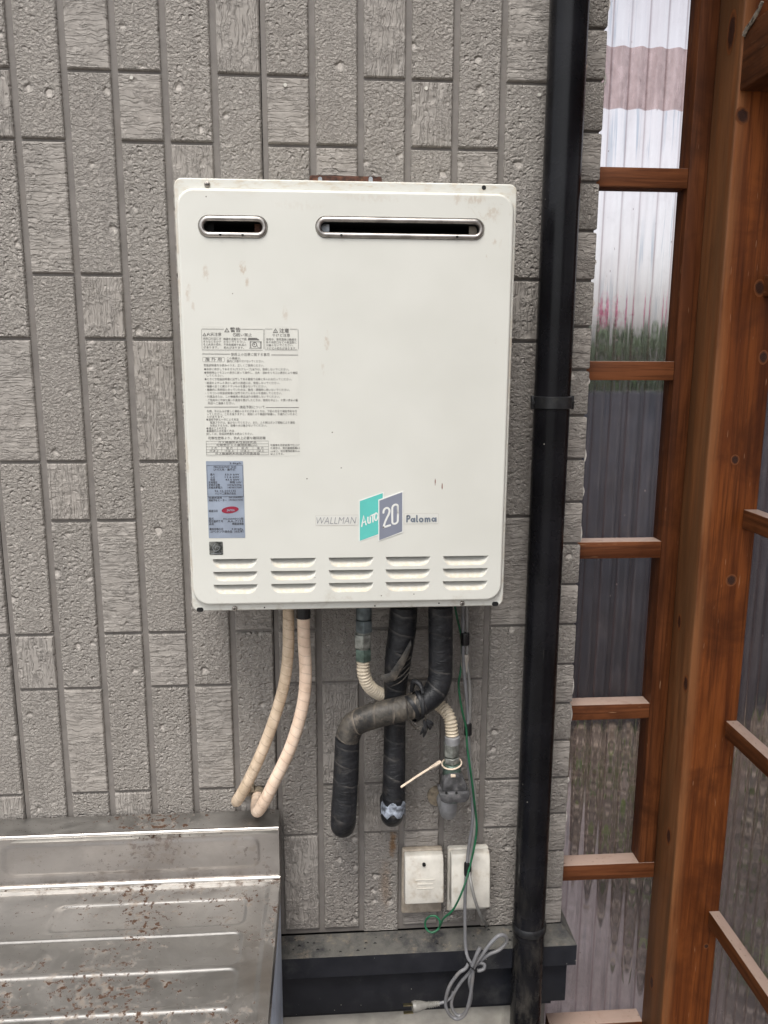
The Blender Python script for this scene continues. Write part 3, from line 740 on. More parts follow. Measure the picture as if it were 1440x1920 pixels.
for px, py in ((496, 1139), (703, 1136), (823, 1131)):
    p = at(px, py, FY); MB().disc((p.x, FY-.0003, p.z), .0012, (0, 1, 0), .001, 8).build('rivet', M['inside'], wh)
a = at(580.5, 329, -.014); b = at(716, 331, -.014)
br = MB(); lp = rrect(a.x, b.x, a.z-.06, a.z, .004, 4); plate(br, lp, -.016, .0025)
bk = br.build('mounting_bracket', M['rust'], wh)
for px in (600, 695):
    p = at(px, 337, -.0165); lp = rrect(p.x-.0032, p.x+.0032, p.z-.02, p.z+.0045, .0031, 5); mb = MB(); plate(mb, lp, -.0168, .0006); mb.build('bolt_slot', M['galv'], bk)

# --- warning label (coordinates read off an enlargement of the photograph)
def Z4(x, y): return wx(360+x/6.545, 600+y/6.545)
def label_text(rows, Zf, y, off=.0):
    mb = MB()
    for txt, x0, x1, yb, em, *k in rows:
        a = Zf(x0, yb); b = Zf(x1, yb); h = (Zf(x0, yb-em)[1]-a[1])
        put_text(mb, txt, a, (b[0], a[1]), h, y, k[1] if len(k) > 1 else 0, (k[0] if k else off))
    return mb
a = Z4(112, 72); b = Z4(1322, 1668)
mb = MB(); plate(mb, rrect(a[0], b[0], b[1], a[1], .0012, 3), PF-.0002, .0002); wl = mb.build('warning_label', M['label'], wh)
rows = [('警告', 470, 598, 143, 62, .02), ('火災注意', 182, 360, 192, 46), ('囲い禁止', 548, 735, 198, 46), ('注意', 1072, 1192, 152, 58, .015), ('やけど注意', 985, 1203, 203, 44),
        ('排気口付近にタ', 138, 358, 240, 34), ('オルなどをかけ', 138, 358, 276, 34), ('ると火災の恐れ', 140, 360, 312, 34), ('があります。', 142, 325, 348, 34),
        ('機器を波板などで囲', 386, 668, 246, 34), ('わないでください。', 388, 660, 280, 34), ('不完全燃焼や火災の', 388, 668, 316, 34), ('恐れがあります。', 390, 640, 352, 34),
        ('使用中、使用直後は機器本', 910, 1282, 250, 34), ('体や排気口などの高温部に', 910, 1284, 286, 34), ('は触らないでください。', 912, 1245, 322, 34), ('やけどの恐れがあります。', 915, 1280, 360, 34),
        ('使用上の注意に関する事項', 478, 956, 438, 42), ('屋 外 用', 164, 364, 502, 50), ('この機器は、', 428, 600, 482, 34), ('屋内には取り付けないでください。', 428, 885, 518, 34),
        ('取扱説明書をお読みのうえ、正しくご使用ください。', 145, 885, 568, 34), ('●本体に表示してあるガス(ガスグループ)以外は、使用しないでください。', 150, 1190, 616, 34),
        ('●使用時はリモコンの表示に従って操作し、点火・消火をリモコン表示により確認', 152, 1296, 658, 34), ('してください。', 182, 388, 694, 34),
        ('●ときどき取扱説明書に記載してある要領で点検と手入れを行ってください。', 156, 1225, 738, 34), ('・給湯およびふろ沸かし以外の用途には、使用しないでください。', 160, 1078, 784, 34),
        ('・機器の近くに燃えやすいものを置かないでください。', 162, 918, 826, 34), ('・機器内に長時間たまっていた水は、飲用・調理用に用いないでください。', 164, 1200, 868, 34),
        ('・リモコンは取扱説明書に記載されているものを使用してください。', 166, 1105, 910, 34), ('・付属品または、この機器用の部品以外は使用しないでください。', 168, 1078, 952, 34),
        ('・ご使用中に不快な臭いや異常な音がしたときは、使用を中止し、お買い求めの販', 170, 1300, 996, 34), ('売店へご連絡ください。', 194, 525, 1034, 34), ('凍結予防について', 582, 892, 1085, 42),
        ('冬期、冷え込みが厳しく凍結のおそれがあるときは、下記の方法で凍結予防を行', 182, 1288, 1132, 34), ('ってください。これを怠りますと、凍結により機器が破損し、水漏れにいたるこ', 184, 1290, 1168, 34), ('とがあります。', 186, 390, 1200, 34),
        ('●凍結予防ヒータによる方法', 176, 572, 1234, 34), ('電源プラグは、抜かないでください。また、ふろ側はポンプ運転により凍結', 222, 1262, 1272, 34), ('を防止するため、浴槽の水は抜かないでください。', 222, 918, 1308, 34), ('●通水による方法', 178, 422, 1342, 34),
        ('●機器内の水を抜く方法', 180, 518, 1374, 34), ('詳しくは、取扱説明書をお読みください。', 178, 750, 1410, 34), ('可燃性壁等より、防火上必要な離隔距離', 198, 904, 1464, 40),
        ('ガス機器防火性能評定品', 322, 790, 1512, 30), ('可燃物からの離隔距離(cm)', 300, 802, 1546, 30), ('上 方', 232, 306, 1582, 30), ('側 方', 420, 500, 1582, 30), ('前 方', 608, 688, 1582, 30), ('後 方', 798, 880, 1582, 30),
        ('30以上', 215, 330, 1616, 30), ('15以上', 405, 518, 1616, 30), ('60以上', 595, 708, 1616, 30), ('1以上', 798, 886, 1616, 30), ('ガス機器防火性能評定委員会', 284, 834, 1652, 30),
        ('可燃物を防熱板等で仕上げ', 962, 1322, 1548, 32), ('た場合は、側方離隔距離4.5', 964, 1324, 1584, 32), ('cm以上、前方離隔距離30cm', 964, 1324, 1620, 32), ('以上とする。', 964, 1130, 1654, 32)]
label_text(rows, Z4, PF-.00045, .004).build('printed_text', M['ink'], wl)
mb = MB()
def rule(mb, Zf, x0, y0, x1, y1, w, y):
    a = Zf(x0, y0); b = Zf(x1, y1); ww = w
    if abs(x1-x0) > abs(y1-y0): mb.box((a[0], y, a[1]-ww/2), (b[0], y+.0002, a[1]+ww/2))
    else: mb.box((a[0]-ww/2, y+.00005, b[1]), (a[0]+ww/2, y+.0002, a[1]))
def frame(mb, Zf, x0, y0, x1, y1, w, y, r=.0015):
    a = Zf(x0, y0); b = Zf(x1, y1); o_ = rrect(a[0], b[0], b[1], a[1], r, 4); i_ = rrect(a[0]+w, b[0]-w, b[1]+w, a[1]-w, max(.0002, r-w), 4)
    V, F = fill([o_, i_], y); mb.add(V, F)
TY = PF-.0005
lw = .00042
for x0, x1, gaps in ((115, 876, (392, 605)), (890, 1302, (985, 1200))):
    rule(mb, Z4, x0+8, 110, gaps[0], 110, lw, TY); rule(mb, Z4, gaps[1], 112, x1-8, 112, lw, TY); rule(mb, Z4, x0+8, 366, x1-8, 366, lw, TY)
    rule(mb, Z4, x0, 116, x0, 360, lw, TY); rule(mb, Z4, x1, 116, x1, 360, lw, TY)
for y, x0, x1 in ((416, 126, 468), (428, 972, 1302), (1068, 152, 570), (1073, 906, 1312)): rule(mb, Z4, x0, y, x1, y, .0007, TY)
frame(mb, Z4, 128, 456, 402, 515, .0003, TY)
for y in (1486, 1520, 1554, 1590, 1624, 1656): rule(mb, Z4, 172, y, 938, y, .0003, TY)
for x in (174, 937): rule(mb, Z4, x, 1488, x, 1655, .0003, TY-.00008)
for x in (364, 556, 748): rule(mb, Z4, x, 1556, x, 1622, .0003, TY-.00008)
for cx, cy, s_ in ((428, 125, 32), (1025, 132, 32), (153, 178, 24)):       # warning triangles
    p = [Z4(cx, cy-s_), Z4(cx-s_, cy+s_*.75), Z4(cx+s_, cy+s_*.75)]
    q = [Z4(cx, cy-s_*.55), Z4(cx+s_*.6, cy+s_*.52), Z4(cx-s_*.6, cy+s_*.52)]
    V, F = fill([p, q], TY); mb.add(V, F); rule(mb, Z4, cx, cy-s_*.15, cx, cy+s_*.3, .0005, TY-.0001)
circ = lambda cx, cy, r: [Z4(cx+r*math.cos(k*math.pi/10), cy-r*math.sin(k*math.pi/10)) for k in range(20)]
V, F = fill([circ(524, 180, 22), circ(524, 180, 17)], TY); mb.add(V, F)
stroke(mb, [Z4(510, 168), Z4(538, 192)], .0005, TY)
plate(mb, [Z4(686, 248), Z4(830, 248), Z4(795, 220), Z4(690, 218)], TY, .0001)     # little picture of the boxed-in heater
for q in ((712, 262, 712, 345), (722, 262, 722, 345), (850, 268, 850, 345), (838, 268, 838, 345)): rule(mb, Z4, *q, .0007, TY)
rule(mb, Z4, 710, 266, 856, 266, .0007, TY-.0001); rule(mb, Z4, 700, 346, 856, 346, .0005, TY)
V, F = fill([circ(768, 302, 30), circ(768, 302, 22)], TY); mb.add(V, F); V, F = fill([circ(764, 298, 9)], TY); mb.add(V, F)
stroke(mb, [Z4(792, 285), Z4(805, 335), Z4(832, 338)], .0005, TY)
mb.build('printed_rules', M['ink'], wl)['kind'] = 'stuff'

# --- rating plate, hologram, logo
def Z5(x, y): return wx(360+x/2.88, 850+y/2.88)
a = Z5(75, 42); b = Z5(288, 456)
mb = MB(); plate(mb, rrect(a[0], b[0], b[1], a[1], .0012, 3), PF-.0003, .0003); rp = mb.build('rating_plate', M['plate'], wh)
a = Z5(78, 62); b = Z5(280, 234)
mb = MB(); plate(mb, rrect(a[0], b[0], b[1], a[1], .0004, 2), PF-.00055, .0002); mb.build('overlay_sticker', M['plate2'], rp)
rows = [('3.8kg/h', 204, 266, 58, 13), ('FH-20AWD [20]', 118, 238, 79, 15), ('LPガス用・屋外式', 118, 234, 93, 14), ('最大', 99, 124, 119, 14), ('53.0 kW', 178, 256, 119, 14), ('ふろ', 100, 124, 133, 14), ('11.6 kW', 178, 256, 133, 14),
        ('給湯', 100, 124, 147, 14), ('43.0 kW', 180, 256, 147, 14), ('定格電圧', 90, 138, 162, 14), ('単相 100V', 204, 267, 161, 14), ('定格周波数', 90, 152, 176, 14), ('50Hz/60Hz', 192, 268, 175, 14), ('定格消費電力', 90, 164, 190, 14), ('145W/170W', 194, 269, 189, 14),
        ('96·12-200135', 122, 238, 208, 15), ('パロマ工業株式会社', 124, 238, 222, 14), ('GL認定品名', 90, 162, 244, 13), ('FH-20AWDL', 200, 275, 242, 13), ('凍結予防ヒーター', 90, 188, 258, 13), ('170W/190W', 200, 276, 256, 13),
        ('検査日印', 91, 140, 316, 14), ('型式', 92, 118, 358, 14), ('FH-20AWD(C)型', 170, 278, 358, 13), ('型式登録番号', 92, 168, 372, 14), ('AA-7193', 192, 278, 371, 14), ('品名', 94, 118, 386, 14), ('瞬間湯沸器', 218, 279, 385, 14),
        ('最低作動水圧', 95, 170, 414, 14), ('9.81kPa', 214, 276, 413, 14), ('-20℃タンク適合品〔水抜時〕', 97, 280, 428, 14)]
label_text(rows, Z5, PF-.0008, .012).build('printed_text', M['ink_dark'], rp)
mb = MB(); frame(mb, Z5, 79, 64, 279, 233, .0004, PF-.0008, .0004); mb.build('border_line', M['ink_dark'], rp)
el = [Z5(206+46*math.cos(k*math.pi/12)+0, 305-18*math.sin(k*math.pi/12)-46*math.cos(k*math.pi/12)*.10) for k in range(24)]
mb = MB(); plate(mb, el, PF-.0007, .0003); ov = mb.build('oval_mark', M['crimson'], rp)
label_text([('JWWA', 188, 232, 312, 15, .03)], Z5, PF-.0010).build('mark_text', M['plate'], ov)
a = Z5(92, 477); b = Z5(169, 548)
mb = MB(); plate(mb, rrect(a[0], b[0], b[1], a[1], .0015, 3), PF-.0003, .0003); hg = mb.build('hologram_sticker', M['holo'], wh)
mb = MB(); stroke(mb, [Z5(125, 488), Z5(113, 508), Z5(122, 528), Z5(145, 520), Z5(148, 505), Z5(132, 500), Z5(126, 512)], .0007, PF-.0005, True); stroke(mb, [Z5(104, 540), Z5(158, 539)], .0009, PF-.0005); mb.build('foil_mark', M['galv'], hg)

def Z8(x, y): return wx(590+x/5.76, 900+y/5.76)
def par(pts, m=0.0):
    P = [Vector(Z8(*p)) for p in pts]; c = sum(P, Vector((0, 0)))/4
    return [tuple(p+Vector((math.copysign(m, p.x-c.x), math.copysign(m, p.y-c.y)))) for p in P]
for (x0, y0, x1, y1), nm, tx, rows in (((10, 380, 470, 488), 'name_sticker', 'ink_logo', [('WALLMAN', 20, 450, 475, 108, -.018, .22)]), ((966, 362, 1334, 472), 'maker_sticker', 'ink_bold', [])):
    a = Z8(x0, y0); b = Z8(x1, y1); mb = MB(); plate(mb, rrect(a[0], b[0], b[1], a[1], .001, 3), PF-.0002, .0002); s_ = mb.build(nm, M['stick_clear'], wh)
    if rows: label_text(rows, Z8, PF-.0005).build('printed_text', M[tx], s_)
    else:
        w_ = .00235; mb = MB(); Y_ = PF-.0005; ring_ = lambda cx, cy, r: [Z8(cx+r*math.cos(k*math.pi/8), cy-r*math.sin(k*math.pi/8)) for k in range(16)]
        S_ = lambda pts, sp=False: stroke(mb, [Z8(*p) for p in pts], w_, Y_, sp)
        S_([(996, 449), (998, 388)]); S_([(998, 388), (1018, 386), (1027, 401), (1018, 417), (998, 419)], True)
        for cx, cy, r in ((1058, 432, 15), (1150, 431, 18), (1284, 427, 16)): stroke(mb, ring_(cx, cy, r), w_, Y_, False, True)
        S_([(1079, 414), (1079, 449)]); S_([(1103, 384), (1103, 448), (1110, 449)]); S_([(1195, 449), (1194, 413)]); S_([(1194, 424), (1204, 413), (1216, 418), (1218, 448)], True); S_([(1218, 424), (1228, 412), (1240, 417), (1242, 446)], True); S_([(1308, 409), (1309, 445)])
        mb.build('printed_text', M[tx], s_)
    mb = MB(); frame(mb, Z8, x0, y0, x1, y1, .00022, PF-.0004, .001); mb.build('sticker_edge', M['ink_logo'] if False else M['box_in'], s_)
teal = [(487, 228), (735, 140), (735, 566), (487, 656)]; grey = [(698, 222), (945, 131), (945, 553), (698, 648)]
mb = MB(); plate(mb, par(teal, .0015)[::-1], PF-.0003, .0003); lg = mb.build('logo_sticker', M['stick_white'], wh)
mb = MB(); plate(mb, par(teal)[::-1], PF-.0005, .0002); mb.build('teal_panel', M['teal'], lg)
mb = MB(); plate(mb, par(grey, .0015)[::-1], PF-.0008, .0008); lg2 = mb.build('logo_sticker', M['stick_white'], wh)
mb = MB(); plate(mb, par(grey)[::-1], PF-.0010, .0002); mb.build('slate_panel', M['slate'], lg2)
mb = MB(); sw = .0021; yy = PF-.0007
stroke(mb, [Z8(508, 500), Z8(530, 384), Z8(555, 482)], sw, yy); stroke(mb, [Z8(514, 462), Z8(550, 447)], sw*.8, yy)
stroke(mb, [Z8(575, 402), Z8(575, 448), Z8(581, 464), Z8(592, 464), Z8(600, 450), Z8(601, 390)], sw, yy, True)
stroke(mb, [Z8(606, 386), Z8(646, 368)], sw, yy); stroke(mb, [Z8(628, 378), Z8(629, 450)], sw, yy)
stroke(mb, [Z8(663+17*math.cos(k*math.pi/8), 396-40*math.sin(k*math.pi/8)-17*math.cos(k*math.pi/8)*.3) for k in range(16)], sw, yy, False, True)
mb.build('logo_word', M['stick_white'], lg)
mb = MB(); sw = .0030; yy = PF-.0012
stroke(mb, [Z8(742, 352), Z8(748, 322), Z8(768, 303), Z8(792, 303), Z8(808, 328), Z8(800, 366), Z8(770, 428), Z8(742, 506)], sw, yy, True); stroke(mb, [Z8(742, 510), Z8(815, 487)], sw, yy)
st_ = []
for k in range(20):
    a = 2*math.pi*k/20; cx = 868+31*math.cos(a); cy = 368-(math.copysign(72, math.sin(a)) if abs(math.sin(a)) > 1e-6 else 0)-31*math.sin(a)-31*math.cos(a)*.28
    st_.append(Z8(cx, cy))
stroke(mb, st_, sw, yy, False, True)
mb.build('logo_number', M['stick_white'], lg2)

# ------------------------------------------------------------------ pipes under the heater
def pt(px, py, y): return at(px, py, y)
def pipe(name, label, cat, path, r, mat, n=18, dome=False, step=8, group=None):
    t = thing(name, label, cat, tuple(Vector(path[0]) if not isinstance(path[0], tuple) or len(path[0]) == 3 else path[0]), group)
    MB().tube(path, r, n, True, True, True, step, dome).build('tube', M[mat], t); return t
def elbow_end(path, rw=.03):              # carry the pipe round into the wall
    a = Vector(path[-2]); b = Vector(path[-1]); return path+[Vector((b.x+(b.x-a.x)*.12, b.y*.55, b.z-.002)), Vector((b.x, .004, b.z))]
pA = [pt(541, 1136, -.075), pt(541, 1170, -.075), pt(540, 1228, -.075), pt(531, 1290, -.077), pt(510, 1360, -.08), pt(482, 1430, -.082), pt(455, 1484, -.080), pt(444, 1502, -.066)]
pA += [Vector((pA[-1].x+.003, -.044, pA[-1].z-.003)), Vector((pA[-1].x+.012, .003, pA[-1].z-.010))]
tA = pipe('taped_pipe', 'cream tape wrapped water pipe, left of the two, aged and brownish near the heater', 'pipe', pA, .0098, 'cream_tape_old', group='cream pipes under the heater')
pB = [pt(569, 1150, -.085), pt(570, 1200, -.085), pt(573, 1270, -.085), pt(566, 1330, -.087), pt(545, 1400, -.09), pt(514, 1466, -.09), pt(494, 1506, -.082), pt(483, 1521, -.064)]
pB += [Vector((pB[-1].x-.004, -.038, pB[-1].z-.003)), Vector((pB[-1].x-.004, .003, pB[-1].z-.003))]
tB = pipe('taped_pipe', 'pinkish cream tape wrapped water pipe, right of the two, black collar at its top', 'pipe', pB, .0106, 'cream_tape', group='cream pipes under the heater')
a = pt(569, 1136, -.085); b = pt(569, 1158, -.085); MB().tube([a, b], .0118, 18, True, True, False).build('collar', M['etape'], tB)
for tt, P in ((tA, pA), (tB, pB)):
    p = Vector(P[-1]); MB().tube([(p.x, -.012, p.z), (p.x, .002, p.z)], .0135, 18, True, True, False).build('wall_grommet', M['sealant'], tt, 0)

# black insulated pipe that bends to the left and down
yC = -.088
pC = [pt(826, 1136, yC), pt(826, 1180, yC), pt(826, 1245, yC), pt(824, 1275, yC-.003), pt(812, 1302, yC-.008), pt(786, 1322, yC-.013), pt(745, 1331, yC-.014), pt(698, 1343, yC-.012), pt(664, 1358, yC-.010), pt(651, 1384, yC-.008),
      pt(650, 1420, yC-.006), pt(647, 1480, yC-.006), pt(644, 1535, yC-.006)]
ic = thing('insulated_pipe', 'black tape wrapped pipe that bends left across the others, then drops', 'pipe', tuple(pC[0]), 'black insulated pipes')
def sub(path, i, j): return path[i:j+1]
MB().tube(sub(pC, 0, 5), .0205, 22, True, True, True, 8).build('tube', M['black_tape'], ic)
MB().tube(sub(pC, 5, 9)[:], [.0207, .0213, .0216, .0214, .0208], 22, True, True, True, 8).build('tube', M['dusty_tape'], ic)
e = [pC[9], pC[10], pC[11], pC[12]]; e += [Vector((pC[12].x-.001, yC+.008, pC[12].z-.020)), Vector((pC[12].x-.001, yC+.040, pC[12].z-.024)), Vector((pC[12].x, .003, pC[12].z-.024))]
MB().tube(e, [.0208, .0214, .0218, .0220, .0215, .0210, .0205], 22, True, True, True, 8).build('tube', M['black_tape'], ic)
yD = -.070
pD = [pt(757, 1136, yD), pt(754, 1180, yD), pt(746, 1240, yD), pt(741, 1300, yD+.006), pt(740, 1380, yD+.006), pt(739, 1450, yD), pt(737, 1510, yD)]
idp = thing('insulated_pipe', 'straight black tape wrapped pipe with silver patch at its end, crossed by another', 'pipe', tuple(pD[0]), 'black insulated pipes')
e = pD+[Vector((pD[-1].x-.001, yD+.008, pD[-1].z-.024)), Vector((pD[-1].x-.001, yD+.034, pD[-1].z-.030)), Vector((pD[-1].x, .003, pD[-1].z-.030))]
MB().tube(e, [.0235, .0238, .0225, .0190, .0190, .0198, .0205, .0200, .0196, .019], 22, True, True, True, 8).build('tube', M['black_tape'], idp)
# torn tape flap hanging from it
fp = [pt(770, 1200, yD-.026), pt(752, 1232, yD-.027), pt(731, 1262, yD-.027), pt(713, 1266, yD-.03)]
fq = [pt(772, 1214, yD-.027), pt(757, 1250, yD-.028), pt(741, 1276, yD-.028), pt(724, 1281, yD-.032)]
mb = MB(); mb.quadsheet([fp, [a_.lerp(b_, .5)+Vector((0, -.003, 0)) for a_, b_ in zip(fp, fq)], fq]); mb.quadsheet([[p+Vector((0, .0008, 0)) for p in fq], [p+Vector((0, .0008, 0)) for p in fp]]); mb.build('torn_tape_flap', M['dusty_tape'], idp)
for k in range(4):
    x0, y0 = 741-2*k, 1246+k*10
    MB().tube([pt(733-k, y0+12, yD-.0235), pt(752, y0+2, yD-.026), pt(773-2*k, y0-16, yD-.019)], [.0006, .0011, .0005], 6, True, True, True, 5).build('tape_wrinkle', M['dusty_tape'], idp)
# silver patch: crumpled strip over the lower end
mb = MB(); rows = []; rr_ = random.Random(3)
c0 = pt(737, 1522, yD); 
for i in range(7):
    row = []
    for j in range(11):
        a_ = math.radians(-78+156*j/10); w_ = .0222+rr_.uniform(-.0006, .0012)
        zz = c0.z+.026-.024*i/6+.005*math.sin(j*1.7)*(1 if i in (0, 6) else .2)-.006*(1-math.cos(a_))
        row.append((c0.x+w_*math.sin(a_), c0.y+.001-w_*math.cos(a_), zz))
    rows.append(row)
mb.quadsheet(rows); mb.build('silver_patch', M['silver'], idp)
# tape knot tying the two black pipes
tk = thing('tape_tie', 'strip of black tape wound and knotted round the bend of the black pipe', 'tape', tuple(pt(790, 1320, yC-.03)))
cc = pt(779, 1324, yC-.013); ax = (pt(812, 1302, yC-.008)-pt(745, 1331, yC-.014)).normalized()
b1 = ax.cross(Vector((0, 1, 0))).normalized(); b2 = ax.cross(b1)
for k, (sh, wd) in enumerate(((-.010, .007), (.004, .006), (.013, .004))):
    grid = []
    for i in range(25):
        a_ = 2*math.pi*i/24; R = .0232+.0012*math.sin(3*a_+k)
        base = cc+ax*(sh+.008*math.sin(a_+k))+(b1*math.cos(a_)+b2*math.sin(a_))*R
        grid.append([base-ax*wd/2, base+(base-cc).normalized()*.0008, base+ax*wd/2])
    mb = MB(); mb.quadsheet(grid); mb.build('tape_band', M['black_tape'], tk)
MB().tube([pt(762, 1310, yC-.036), pt(766, 1345, yC-.040), pt(780, 1366, yC-.030), pt(796, 1358, yC-.030), pt(798, 1340, yC-.036)], .0013, 8, True, True, True, 6).build('tape_loop', M['dusty_tape'], tk)
MB().tube([pt(772, 1296, yC-.012), pt(776, 1278, yC-.018), pt(788, 1284, yC-.026), pt(793, 1300, yC-.034)], [.003, .0045, .004, .003], 8, True, True, True, 6).build('tape_loop', M['black_tape'], tk)
for q in ((798, 1352, 788, 1377), (800, 1352, 806, 1368), (796, 1350, 794, 1382), (799, 1350, 812, 1360)):
    a = pt(q[0], q[1], yC-.030); b = pt(q[2], q[3], yC-.026); m_ = (a+b)/2+Vector((.002, -.003, 0)); MB().tube([a, m_, b], [.003, .0042, .0012], 7, True, True, True, 4).build('tape_end', M['black_tape'], tk)

# gas line: fittings, ribbed conduit, cock
yE = -.080
gp = thing('gas_pipe', 'cream ribbed flexible gas pipe with grey nuts and a black cock', 'pipe', tuple(pt(681, 1140, yE)))
def hexn(px0, px1, y0, y1, yy, mat, nm, hexa=True, rot=0):
    a = pt((px0+px1)/2, y0, yy); b = pt((px0+px1)/2, y1, yy); r = (pt(px1, (y0+y1)/2, yy)-pt(px0, (y0+y1)/2, yy)).length/2
    mb = MB(); mb.tube([a, a.lerp(b, .06), a.lerp(b, .94), b], [r*.9, r, r, r*.9], 6 if hexa else 18, True, not hexa, False); return mb.build(nm, M[mat], gp, .0006 if hexa else 0)
hexn(667, 697, 1134, 1160, yE, 'fit_dark', 'union', False); hexn(665, 699, 1161, 1184, yE, 'fit_dark', 'hex_nut'); hexn(663, 697, 1187, 1213, yE, 'brass', 'hex_nut'); hexn(665, 697, 1215, 1238, yE, 'fit_green', 'hex_nut')
hexn(668, 694, 1184, 1187, yE, 'brass', 'ring', False); hexn(668, 694, 1212, 1216, yE, 'brass', 'ring', False)
pE = [pt(681, 1236, yE), pt(682, 1262, yE), pt(692, 1286, yE+.008), pt(714, 1302, yE+.024), pt(750, 1312, -.030), pt(795, 1312, -.030), pt(826, 1324, -.045), pt(843, 1346, -.064), pt(848, 1384, -.070)]
MB().tube(pE, .0104, 16, True, True, True, 70, False, lambda L, r: r*(1+.13*math.cos(2*math.pi*L/.0056))).build('ribbed_conduit', M['conduit'], gp)
yF = -.072
hexn(834, 862, 1380, 1394, yF, 'grey_elbow', 'collar', False); hexn(831, 861, 1392, 1416, yF, 'brass', 'hex_nut'); hexn(832, 862, 1418, 1429, yF, 'brass', 'hex_nut'); hexn(830, 864, 1430, 1452, yF, 'fit_green', 'cock_body', False)
# cock handle: wide shallow cap with a domed grip
hp = []
a = pt(823, 1476, yF-.02); b = pt(880, 1476, yF-.02); c_ = pt(850, 1500, yF-.02); d_ = pt(850, 1451, yF-.02)
w_ = (b.x-a.x); cx = (a.x+b.x)/2
hz = c_.z+.0165
lp = [(cx-w_*.5, hz-.002), (cx-w_*.46, hz-.011), (cx-w_*.34, c_.z), (cx+w_*.34, c_.z), (cx+w_*.46, hz-.011), (cx+w_*.5, hz-.002), (cx+w_*.5, hz+.0015), (cx-w_*.5, hz+.0015)]
mb = MB().prism(lp, 1, yF-.030, yF+.004); ch = mb.build('cock_handle', M['handle'], gp, .0016, 2)
dm = [(cx+w_*.40*math.cos(math.pi*k/8), hz+.002+(d_.z-hz-.002)*math.sin(math.pi*k/8)**.8) for k in range(9)]
MB().prism(dm, 1, yF-.0235, yF+.010).build('cock_dome', M['handle'], gp, .002, 2)
MB().tube([pt(850, 1500, yF+.004), pt(850, 1470, yF+.004)], [.012, .0145], 18, True, True, False).build('cock_neck', M['fit_green'], gp)
p = pt(850, 1456, yF-.0262); box('index_mark', (p.x-.0042, yF-.0250, p.z-.0024), (p.x+.0042, yF-.0225, p.z+.0024), M['zip'], ch, .0006)
for px in (837, 856):
    p = pt(px, 1487, yF-.030); MB().disc((p.x, yF-.0306, p.z), .0022, (0, 1, 0), .002, 10).build('rivet_hole', M['inside'], ch)
q = [pt(842, 1498, yF+.006), pt(841, 1512, yF+.008), pt(840, 1521, yF+.022)]; q += [Vector((q[-1].x-.001, -.022, q[-1].z)), Vector((q[-1].x-.001, .003, q[-1].z))]
MB().tube(q, [.0150, .0152, .0150, .0145, .0145], 18, True, True, True, 8).build('elbow', M['grey_elbow'], gp)
p = q[-1]; MB().tube([(p.x-.012, -.007, p.z+.004), (p.x-.012, .002, p.z+.004)], .019, 20, True, True, False).build('wall_grommet', M['sealant'], gp)
# cable tie
zt_ = thing('cable_tie', 'cream cable tie with a long stiff tail round the gas cock', 'cable tie', tuple(pt(848, 1432, yF)))
c = pt(847, 1433, yF); ringp = []
for k in range(17):
    a_ = 2*math.pi*k/16; ringp.append(Vector((c.x+.0172*math.cos(a_), c.y+.0172*math.sin(a_), c.z-.003*math.cos(a_+2.4)+.002)))
MB().tube(ringp, .0015, 8, True, True, True, 3).build('loop', M['zip'], zt_)
h0 = pt(822, 1431, yF-.014); h1 = pt(752, 1476, yF-.060)
mb = MB(); mb.tube([pt(826, 1428, yF-.012), h0, pt(806, 1441, yF-.022)], [.0032, .0036, .0028], 6, True, False, False); mb.build('tie_head', M['zip'], zt_)
MB().tube([h0, h0.lerp(h1, .5)+Vector((0, 0, .001)), h1], [.0021, .0021, .0019], 6, True, True, True, 5).build('tail', M['zip'], zt_)

# ------------------------------------------------------------------ cords and earth wire
yW = -.050
pc = thing('power_cord', 'grey power cord hanging down, bundled in loops, with its plug', 'cord', tuple(pt(868, 1140, yW)))
c1 = [pt(868, 1136, yW), pt(868, 1190, yW), pt(869, 1240, yW-.006), pt(873, 1290, yW-.008), pt(877, 1340, yW), pt(877, 1368, yW-.002), pt(878, 1430, yW-.008), pt(885, 1490, yW-.012), pt(886, 1540, yW-.010), pt(879, 1590, yW-.008), pt(875, 1630, yW-.012),
      pt(872, 1680, yW-.02), pt(872, 1740, yW-.018), pt(873, 1775, -.068), pt(877, 1795, -.075), pt(885, 1808, -.078)]
MB().tube(c1, .0031, 10, True, True, True, 6).build('cord_run', M['cord'], pc)
def Zc(x, y, yy): return pt(730+x/5.333, 1700+y/5.333, yy)
yL = -.075
MB().tube([Zc(790, 570, yL), Zc(760, 620, yL-.003), Zc(690, 670, yL-.004), Zc(600, 800, yL-.004), Zc(562, 950, yL), Zc(585, 1050, yL), Zc(640, 1110, yL), Zc(700, 1118, yL-.004), Zc(765, 1060, yL-.008), Zc(808, 900, yL-.008), Zc(830, 740, yL-.008), Zc(850, 600, yL-.008), Zc(930, 480, yL-.006), Zc(1010, 370, yL-.004), Zc(1090, 292, yL-.004), Zc(1155, 292, yL), Zc(1172, 350, yL+.004), Zc(1100, 430, yL+.004), Zc(980, 485, yL+.002), Zc(880, 570, yL)], .0033, 10, True, True, True, 7).build('cord_loop', M['cord'], pc)
